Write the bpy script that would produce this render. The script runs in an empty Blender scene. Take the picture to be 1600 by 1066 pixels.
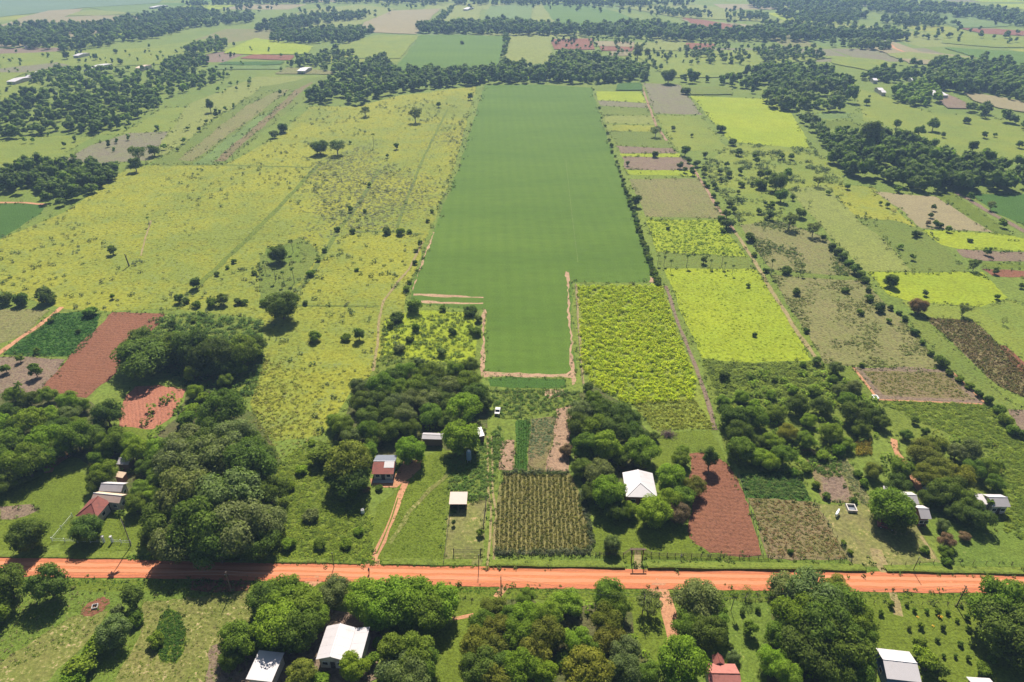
import bpy, bmesh, math, random
import numpy as np
from mathutils import Vector, Matrix
from mathutils.geometry import tessellate_polygon

# ------------------------------------------------------------------ camera
CAM_H = 125.0
PITCH = math.radians(31.1)
FPX = 1067.0                      # focal length in photo pixels (1600 wide)
sc = bpy.context.scene
C = sc.collection
cam_d = bpy.data.cameras.new('camera'); cam = bpy.data.objects.new('camera', cam_d); C.objects.link(cam)
cam_d.sensor_width = 36.0; cam_d.lens = 36.0*FPX/1600.0
cam_d.clip_start = 1.0; cam_d.clip_end = 60000.0
cam.location = (0, 0, CAM_H); cam.rotation_euler = (math.pi/2-PITCH, 0, 0)
sc.camera = cam
# ------------------------------------------------------------------ sky, sun, exposure
SUN_EL, SUN_AZ = math.radians(50), math.radians(2.0)      # sun ahead of the camera, slightly right of +Y
w = bpy.data.worlds.new('World'); sc.world = w; w.use_nodes = True
nt = w.node_tree; bg = nt.nodes['Background']
sky = nt.nodes.new('ShaderNodeTexSky'); sky.sky_type = 'NISHITA'; sky.sun_disc = False
sky.sun_elevation = SUN_EL; sky.sun_rotation = SUN_AZ; sky.altitude = 200; sky.dust_density = 1.2
nt.links.new(sky.outputs[0], bg.inputs[0]); bg.inputs[1].default_value = 0.05
sd = bpy.data.lights.new('sun', 'SUN'); sd.energy = 5.0; sd.angle = math.radians(0.5); sd.color = (1, .95, .87)
so = bpy.data.objects.new('sun', sd); C.objects.link(so)
to_sun = Vector((math.sin(SUN_AZ)*math.cos(SUN_EL), math.cos(SUN_AZ)*math.cos(SUN_EL), math.sin(SUN_EL)))
so.rotation_euler = to_sun.to_track_quat('Z', 'Y').to_euler(); so.location = (0, 300, 400)
sc.view_settings.view_transform = 'Standard'; sc.view_settings.look = 'None'
sc.view_settings.exposure = 0.88; sc.view_settings.gamma = 1.0; sc.view_settings.use_curve_mapping = False
try:
    sc.cycles.volume_bounces = 0; sc.cycles.max_bounces = 5; sc.cycles.diffuse_bounces = 2; sc.cycles.glossy_bounces = 2
    sc.cycles.transmission_bounces = 3; sc.cycles.transparent_max_bounces = 4
except Exception: pass

R = random.Random(7)
NR = np.random.default_rng(11)
cp, sp = math.cos(PITCH), math.sin(PITCH)

def G(px, py, z=0.0):
    """photo pixel -> point on the horizontal plane at height z"""
    a = (px-800)/FPX; b = -(py-533)/FPX
    d = Vector((a, cp+b*sp, -sp+b*cp))
    t = (CAM_H-z)/(-d.z)
    return Vector((d.x*t, d.y*t, z))
def depth(px, py, z=0.0):
    p = G(px, py, z)
    return p.y*cp+(CAM_H-z)*sp
# ------------------------------------------------------------------ materials
MATS = {}
def ntree(name):
    m = bpy.data.materials.new(name); m.use_nodes = True
    t = m.node_tree
    return m, t, t.nodes['Principled BSDF']
def mixc(t, fac, a, b, mode='MIX'):
    n = t.nodes.new('ShaderNodeMix'); n.data_type = 'RGBA'; n.blend_type = mode
    for s, v in ((n.inputs[0], fac), (n.inputs[6], a), (n.inputs[7], b)):
        if hasattr(v, 'is_linked') or isinstance(v, bpy.types.NodeSocket): t.links.new(v, s)
        elif isinstance(v, (tuple, list)): s.default_value = (*v[:3], 1)
        else: s.default_value = v
    return n.outputs[2]
def noise(t, vec, scale, detail=3, rough=.6):
    n = t.nodes.new('ShaderNodeTexNoise'); n.inputs['Scale'].default_value = scale
    n.inputs['Detail'].default_value = detail; n.inputs['Roughness'].default_value = rough
    t.links.new(vec, n.inputs['Vector']); return n.outputs['Fac']
def ramp(t, fac, lo, hi):
    n = t.nodes.new('ShaderNodeMapRange'); n.inputs[1].default_value = lo; n.inputs[2].default_value = hi
    t.links.new(fac, n.inputs[0]); return n.outputs[0]
def mathn(t, op, a, b=0.0):
    n = t.nodes.new('ShaderNodeMath'); n.operation = op
    for s, v in ((n.inputs[0], a), (n.inputs[1], b)):
        if isinstance(v, bpy.types.NodeSocket): t.links.new(v, s)
        else: s.default_value = v
    return n.outputs[0]
def objvec(t, sx=1, sy=1, rz=0):
    n = t.nodes.new('ShaderNodeTexCoord')
    mp = t.nodes.new('ShaderNodeMapping'); mp.inputs['Scale'].default_value = (sx, sy, 1); mp.inputs['Rotation'].default_value = (0, 0, rz)
    t.links.new(n.outputs['Object'], mp.inputs['Vector']); return mp.outputs[0]

def ground_mat(name, base, alt, spot=None, big=.03, mid=.25, fine=1.6, spot_at=.6, rows=None, row_col=None, row_amt=.5, bump=.5, stretch=1.0, rough=.95, altlo=.38, althi=.62, vf=.42):
    """soil / grass / crop cover: three scales of patchiness, optional rows (period m, direction)"""
    m, t, b = ntree(name)
    v = objvec(t, 1.0, 1.0/stretch)
    nb = noise(t, v, big, 4, .65); nm = noise(t, v, mid, 4, .7); nf = noise(t, v, fine, 3, .7)
    f1 = ramp(t, mathn(t, 'ADD', mathn(t, 'MULTIPLY', nb, .55), mathn(t, 'MULTIPLY', nm, .45)), altlo, althi)
    c = mixc(t, f1, base, alt)
    if spot:
        fs = ramp(t, mathn(t, 'ADD', mathn(t, 'MULTIPLY', nm, .4), mathn(t, 'MULTIPLY', nf, .6)), spot_at, spot_at+.07)
        c = mixc(t, fs, c, spot)
    h = nf
    if rows:
        per, ang = rows
        wv = t.nodes.new('ShaderNodeTexWave'); wv.wave_type = 'BANDS'; wv.bands_direction = 'X'
        wv.inputs['Scale'].default_value = 0.314/per; wv.inputs['Distortion'].default_value = 1.2
        wv.inputs['Detail'].default_value = 2; wv.inputs['Detail Scale'].default_value = .6
        t.links.new(objvec(t, 1, 1, -ang), wv.inputs['Vector'])
        rf = mathn(t, 'MULTIPLY', wv.outputs['Fac'], row_amt)
        c = mixc(t, rf, c, row_col or tuple(x*.6 for x in base))
    ff = ramp(t, nf, .28, .72); fm = ramp(t, nm, .28, .72)
    vmod = mixc(t, 1.0, c, mixc(t, ff, (1-vf,)*3, (1+vf,)*3), 'MULTIPLY')
    vmod = mixc(t, 1.0, vmod, mixc(t, fm, (1-vf*.6, 1-vf*.55, 1-vf*.5), (1+vf*.6, 1+vf*.55, 1+vf*.45)), 'MULTIPLY')
    t.links.new(vmod, b.inputs['Base Color'])
    b.inputs['Roughness'].default_value = rough; b.inputs['Specular IOR Level'].default_value = .12
    bp = t.nodes.new('ShaderNodeBump'); bp.inputs['Strength'].default_value = bump; bp.inputs['Distance'].default_value = .35
    t.links.new(mathn(t, 'ADD', nf, mathn(t, 'MULTIPLY', nm, .8)), bp.inputs['Height']); t.links.new(bp.outputs[0], b.inputs['Normal'])
    MATS[name] = m
    return m
YEL = (.185, .195, .022); GRYS = (.085, .10, .052)
ground_mat('base_ground', (.135, .165, .024), (.095, .135, .022), (.055, .085, .016), .02, .15, .9, .60)
ground_mat('pasture_yellow', (.212, .212, .022), (.140, .165, .024), (.098, .116, .038), .012, .09, .7, .555, bump=.9, altlo=.44, althi=.56, vf=.42)
ground_mat('pasture_mid', (.168, .188, .024), (.115, .152, .024), (.065, .095, .018), .03, .2, .9, .57, bump=.8)
ground_mat('pasture_grey', (.110, .118, .058), (.150, .150, .042), (.066, .078, .038), .04, .3, 1.1, .56, bump=.9)
ground_mat('bright_yellow', (.220, .250, .014), (.165, .210, .014), (.115, .155, .018), .022, .14, .8, .60, bump=.7, vf=.36)
ground_mat('crop_green', (.090, .146, .017), (.064, .114, .013), (.098, .135, .026), .007, .09, 1.4, .70, rows=(5.5, .037), row_amt=.24, row_col=(.058, .106, .012), bump=.6, stretch=.25, vf=.36)
ground_mat('crop_dark', (.056, .115, .014), (.043, .094, .012), (.026, .056, .010), .05, .4, 1.6, .56, rows=(1.0, 1.57), row_amt=.35, row_col=(.030, .064, .010), bump=.9)
ground_mat('crop_pale', (.115, .155, .038), (.092, .138, .032), None, .01, .1, 1.0)
ground_mat('lawn', (.108, .136, .013), (.080, .110, .012), (.056, .082, .012), .05, .3, 1.8, .60, bump=.7, vf=.45)
ground_mat('lawn_dull', (.112, .150, .020), (.082, .122, .018), (.150, .135, .045), .05, .3, 1.8, .60, bump=.6)
ground_mat('lawn_dry', (.165, .150, .045), (.098, .128, .020), (.230, .175, .090), .05, .18, 1.2, .55, bump=.6)
ground_mat('weeds', (.098, .128, .018), (.120, .148, .020), (.050, .072, .014), .06, .4, 1.3, .56, bump=1.0)
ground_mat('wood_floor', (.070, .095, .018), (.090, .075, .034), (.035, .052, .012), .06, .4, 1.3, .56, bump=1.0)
ground_mat('olive', (.125, .148, .024), (.095, .128, .022), (.055, .085, .016), .03, .25, 1.0, .57, bump=.8)
ground_mat('pale_green', (.165, .178, .040), (.140, .162, .034), (.105, .128, .028), .02, .2, 1.0, .61)
ground_mat('tan_grass', (.175, .150, .060), (.130, .135, .040), (.075, .088, .026), .04, .25, 1.0, .58, rows=(3.2, .04), row_amt=.25, row_col=(.105, .115, .034), bump=.8)
ground_mat('tan_field', (.215, .175, .092), (.180, .155, .075), None, .01, .12, 1.0, vf=.25)
ground_mat('red_soil', (.205, .088, .047), (.160, .066, .037), (.110, .046, .029), .04, .3, 1.3, .55, rows=(1.4, 1.45), row_amt=.4, row_col=(.120, .048, .029), bump=1.0, vf=.4)
ground_mat('red_bright', (.350, .145, .085), (.280, .110, .064), (.170, .064, .042), .08, .4, 1.4, .55, rows=(1.1, .5), row_amt=.4, row_col=(.2, .075, .05), bump=1.0, vf=.3)
ground_mat('brown_soil', (.178, .118, .085), (.145, .110, .068), (.100, .100, .042), .05, .3, 1.2, .57, bump=.8)
ground_mat('purple_soil', (.150, .125, .085), (.140, .140, .062), (.100, .110, .048), .04, .3, 1.0, .55, bump=.8)
ground_mat('stubble', (.170, .120, .062), (.128, .118, .040), (.085, .066, .036), .05, .3, 1.2, .56, bump=.9)
ground_mat('row_soil', (.165, .140, .048), (.130, .118, .038), (.10, .09, .03), .05, .3, 1.2, .6, bump=.5)
ground_mat('road_edge', (.430, .148, .070), (.370, .122, .058), (.30, .11, .055), .08, .3, 1.0, .6, bump=.3, stretch=.15, vf=.25)
ground_mat('road_pale', (.515, .210, .108), (.480, .182, .088), (.46, .17, .08), .06, .3, 1.0, .56, bump=.1, stretch=.1, vf=.15)
ground_mat('road_dirt', (.470, .170, .072), (.390, .135, .056), (.500, .200, .096), .04, .16, .7, .57, bump=.15, stretch=.10, vf=.16)
ground_mat('path_dirt', (.430, .215, .115), (.330, .160, .085), (.230, .150, .065), .1, .5, 1.5, .56, bump=.4, vf=.3)
ground_mat('track_dirt', (.260, .195, .095), (.195, .160, .062), (.115, .125, .034), .1, .5, 1.5, .56, bump=.4)
ground_mat('pale_soil', (.400, .250, .155), (.300, .180, .110), (.110, .125, .045), .1, .5, 1.3, .52, bump=.6)
ground_mat('bed_soil', (.270, .175, .110), (.220, .135, .085), (.13, .11, .06), .1, .5, 1.3, .58, bump=.6)
ground_mat('yard_tan', (.175, .150, .058), (.120, .135, .030), (.220, .160, .078), .06, .25, 1.2, .57, bump=.4)
ground_mat('far_haze_blue', (.110, .155, .085), (.095, .140, .075), None, .004, .03, .4, vf=.2)  # bluish distance haze mixed into the field's own colour

def leaf_mat(name, attr=False, trans=.36, col=(.05, .1, .02)):
    m, t, b = ntree(name)
    g = t.nodes.new('ShaderNodeNewGeometry')
    if attr:
        a = t.nodes.new('ShaderNodeAttribute'); a.attribute_name = 'tint'; base = a.outputs['Color']
    else:
        oi = t.nodes.new('ShaderNodeObjectInfo'); base = oi.outputs['Color']
    rnd = g.outputs['Random Per Island']
    v = mixc(t, rnd, (.62, .62, .66), (1.42, 1.38, 1.2))
    c = mixc(t, 1.0, base, v, 'MULTIPLY')
    t.links.new(c, b.inputs['Base Color']); b.inputs['Roughness'].default_value = .7; b.inputs['Specular IOR Level'].default_value = .08
    tr = t.nodes.new('ShaderNodeBsdfTranslucent'); t.links.new(mixc(t, 1.0, c, (1.3, 1.5, .5), 'MULTIPLY'), tr.inputs[0])
    ms = t.nodes.new('ShaderNodeMixShader'); ms.inputs[0].default_value = trans
    t.links.new(b.outputs[0], ms.inputs[1]); t.links.new(tr.outputs[0], ms.inputs[2])
    t.links.new(ms.outputs[0], t.nodes['Material Output'].inputs[0])
    MATS[name] = m; return m
leaf_mat('leaf'); leaf_mat('leaf_mass', attr=True)
def simple(name, col, rough=.7, var=.25, scale=2.0, metal=0.0, corr=None, bump=.15, dirt=None):
    m, t, b = ntree(name)
    v = objvec(t); n = noise(t, v, scale, 4, .65)
    c = mixc(t, n, tuple(x*(1-var) for x in col), tuple(min(1, x*(1+var)) for x in col))
    if dirt: c = mixc(t, ramp(t, noise(t, v, scale*.35, 5, .7), .52, .75), c, dirt)
    t.links.new(c, b.inputs['Base Color']); b.inputs['Roughness'].default_value = rough; b.inputs['Metallic'].default_value = metal
    h = n
    bp = t.nodes.new('ShaderNodeBump'); bp.inputs['Strength'].default_value = bump; bp.inputs['Distance'].default_value = .05
    t.links.new(h, bp.inputs['Height']); t.links.new(bp.outputs[0], b.inputs['Normal'])
    MATS[name] = m; return m
simple('bark', (.10, .075, .055), .9, .4, 3.0); simple('pale_bark', (.22, .19, .15), .9, .4, 3.0)
simple('white_sheet', (.46, .42, .41), .5, .07, .6, dirt=(.38, .33, .30)); simple('grey_or_shaded_sheet', (.33, .30, .295), .5, .12, .8, dirt=(.25, .2, .17))  # the grey one also paints shade onto front slopes of white roofs
simple('tan_sheet', (.50, .36, .24), .6, .1, .8); simple('pink_sheet', (.40, .28, .22), .6, .1, .8, dirt=(.32, .2, .16)); simple('dark_or_shaded_sheet', (.11, .12, .15), .6, .2, .8)  # the dark one carries painted tree shade on the tiled house's back slope
simple('red_tile', (.20, .055, .038), .85, .35, 2.2, dirt=(.09, .035, .03)); simple('pale_tile', (.34, .12, .09), .85, .3, 2.2, dirt=(.2, .07, .06)); simple('roof_ridge', (.66, .62, .61), .5, .05)
simple('plaster', (.50, .45, .39), .85, .1, 1.0, dirt=(.3, .2, .14)); simple('brick_wall', (.26, .11, .075), .9, .25, 3.0)
simple('wood', (.13, .085, .055), .85, .35, 4.0); simple('dark_wood', (.055, .04, .03), .85, .35, 4.0); simple('white_paint', (.72, .72, .70), .6, .08, 2.0)
simple('concrete', (.42, .40, .37), .85, .15, 2.0); simple('dark_glass', (.02, .025, .03), .12, .1); simple('blue_paint', (.06, .12, .25), .5, .15)
simple('rubber', (.015, .015, .015), .8, .1); simple('tank_blue', (.16, .24, .34), .5, .1); simple('skin', (.25, .13, .08), .7, .1)
simple('cloth_dark', (.04, .045, .07), .9, .2); simple('cloth_light', (.35, .3, .28), .9, .2); simple('wire', (.12, .12, .12), .5, .1)
simple('brush', (.16, .10, .085), .9, .4, 3.0); simple('flower_yellow', (.75, .42, .02), .7, .2)

# ------------------------------------------------------------------ object helpers
def mesh_np(name, V, F, mat=None, smooth=False):
    """V (n,3) array; F list of index tuples or (m,k) array"""
    me = bpy.data.meshes.new(name)
    V = np.asarray(V, dtype=np.float32)
    if isinstance(F, np.ndarray):
        m, k = F.shape
        me.vertices.add(len(V)); me.vertices.foreach_set('co', V.ravel())
        me.loops.add(m*k); me.loops.foreach_set('vertex_index', F.ravel().astype(np.int32))
        me.polygons.add(m); me.polygons.foreach_set('loop_start', (np.arange(m)*k).astype(np.int32))
        me.update(calc_edges=True)
    else:
        me.from_pydata(V.tolist(), [], F); me.update()
    if mat: me.materials.append(MATS[mat] if isinstance(mat, str) else mat)
    if smooth: me.polygons.foreach_set('use_smooth', [True]*len(me.polygons))
    return me
def link(name, me, parent=None, loc=(0, 0, 0), label=None, cat=None, group=None, kind=None):
    o = bpy.data.objects.new(name, me); C.objects.link(o); o.location = loc
    if parent: o.parent = parent
    if label: o['label'] = label
    if cat: o['category'] = cat
    if group: o['group'] = group
    if kind: o['kind'] = kind
    return o
def thing(name, label, cat, loc, rz=0, group=None, scale=1):
    o = link(name, None, None, loc, label, cat, group); o.rotation_euler = (0, 0, rz); o.scale = (scale,)*3
    o.empty_display_size = .5
    return o
class MB:
    """collects boxes, bars and polygons for one mesh"""
    def __init__(s): s.v = []; s.f = []
    def poly(s, pts): i = len(s.v); s.v += [tuple(p) for p in pts]; s.f.append(tuple(range(i, i+len(pts)))); return s
    def prism(s, bot, top):
        i = len(s.v); n = len(bot); s.v += [tuple(p) for p in bot]+[tuple(p) for p in top]
        s.f.append(tuple(i+k for k in reversed(range(n)))); s.f.append(tuple(i+n+k for k in range(n)))
        for k in range(n): j = (k+1) % n; s.f.append((i+k, i+j, i+n+j, i+n+k))
        return s
    def box(s, c, d, rz=0):
        ca, sa = math.cos(rz), math.sin(rz); b = []
        for x, y in ((-1, -1), (1, -1), (1, 1), (-1, 1)):
            X, Y = x*d[0]/2, y*d[1]/2; b.append((c[0]+X*ca-Y*sa, c[1]+X*sa+Y*ca))
        return s.prism([(x, y, c[2]-d[2]/2) for x, y in b], [(x, y, c[2]+d[2]/2) for x, y in b])
    def bar(s, a, b, r0, r1=None, n=6):
        r1 = r0 if r1 is None else r1; a = Vector(a); b = Vector(b); q = (b-a).to_track_quat('Z', 'Y')
        ring = lambda p, r: [p+q@Vector((r*math.cos(2*math.pi*k/n), r*math.sin(2*math.pi*k/n), 0)) for k in range(n)]
        return s.prism(ring(a, r0), ring(b, r1))
    def lathe(s, prof, c=(0, 0, 0), n=14):
        i = len(s.v)
        for r, z in prof:
            for k in range(n): s.v.append((c[0]+r*math.cos(2*math.pi*k/n), c[1]+r*math.sin(2*math.pi*k/n), c[2]+z))
        for j in range(len(prof)-1):
            for k in range(n):
                k2 = (k+1) % n; s.f.append((i+j*n+k, i+j*n+k2, i+(j+1)*n+k2, i+(j+1)*n+k))
        s.f.append(tuple(i+(len(prof)-1)*n+k for k in range(n))); return s
    def build(s, name, mat, parent=None, loc=(0, 0, 0), smooth=False, **kw):
        return link(name, mesh_np(name, s.v, s.f, mat, smooth), parent, loc, **kw)

# ------------------------------------------------------------------ ground sheets
LAYER = [0]; ZN = [.010]; ZF = [.02]
def nextz(dm):
    if dm > 650: ZF[0] += .008; return ZF[0]
    ZN[0] += .0006; return ZN[0]
def densify(pts, jit, step, rnd):
    out = []
    n = len(pts)
    for i in range(n):
        a, b = pts[i], pts[(i+1) % n]; L = (b-a).length; k = max(1, min(140, int(L/step)))
        nrm = Vector((-(b-a).y, (b-a).x, 0)).normalized() if L > 0 else Vector((0, 0, 0))
        ph = rnd.uniform(0, 6.28)
        for j in range(k):
            t = j/k; off = 0 if j == 0 else jit*(rnd.uniform(-1, 1)*.9+.8*math.sin(ph+t*L/step*.37))
            out.append(a.lerp(b, t)+nrm*off)
    return out
def sheet(name, mat, pix, jit=None, kind='structure'):
    pts = [G(*p) for p in pix]
    dm = sum(p.length for p in pts)/len(pts)
    z = nextz(dm)
    j = (.22+dm*.0009) if jit is None else jit
    pts = densify([Vector((p.x, p.y, 0)) for p in pts], j, .9+dm*.006, R)
    V = [(p.x, p.y, z) for p in pts]
    tri = tessellate_polygon([[Vector(v) for v in V]])
    F = []
    for a, b, c in tri:
        va, vb, vc = Vector(V[a]), Vector(V[b]), Vector(V[c])
        F.append((a, b, c) if (vb-va).cross(vc-va).z > 0 else (a, c, b))
    o = link(name, mesh_np(name, V, F, mat), kind=kind)
    return o
def strip(name, mat, pix, width, jit=.15, kind='structure', wob=0):
    pts = [G(*p) for p in pix]; pts = [Vector((p.x, p.y, 0)) for p in pts]
    line = []
    for i in range(len(pts)-1):
        L = (pts[i+1]-pts[i]).length; k = max(1, min(70, int(L/3)))
        line += [pts[i].lerp(pts[i+1], j/k) for j in range(k)]
    line.append(pts[-1])
    z = nextz(sum(p.length for p in pts)/len(pts))
    V = []; F = []
    for i, p in enumerate(line):
        d = (line[min(i+1, len(line)-1)]-line[max(i-1, 0)]).normalized(); n = Vector((-d.y, d.x, 0))
        c = p+n*(wob*math.sin(i*.55)+wob*.6*R.uniform(-1, 1))
        for s in (1, -1):
            q = c+n*s*(width/2+R.uniform(-jit, jit)); V.append((q.x, q.y, z))
    for i in range(len(line)-1): F.append((2*i, 2*i+1, 2*i+3, 2*i+2))
    o = link(name, mesh_np(name, V, F, mat), kind=kind); return o

gv = 9000
link('ground', mesh_np('ground', [(-gv, -600, 0), (gv, -600, 0), (gv, 30000, 0), (-gv, 30000, 0)], [(0, 1, 2, 3)], 'base_ground'), kind='structure')

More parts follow.
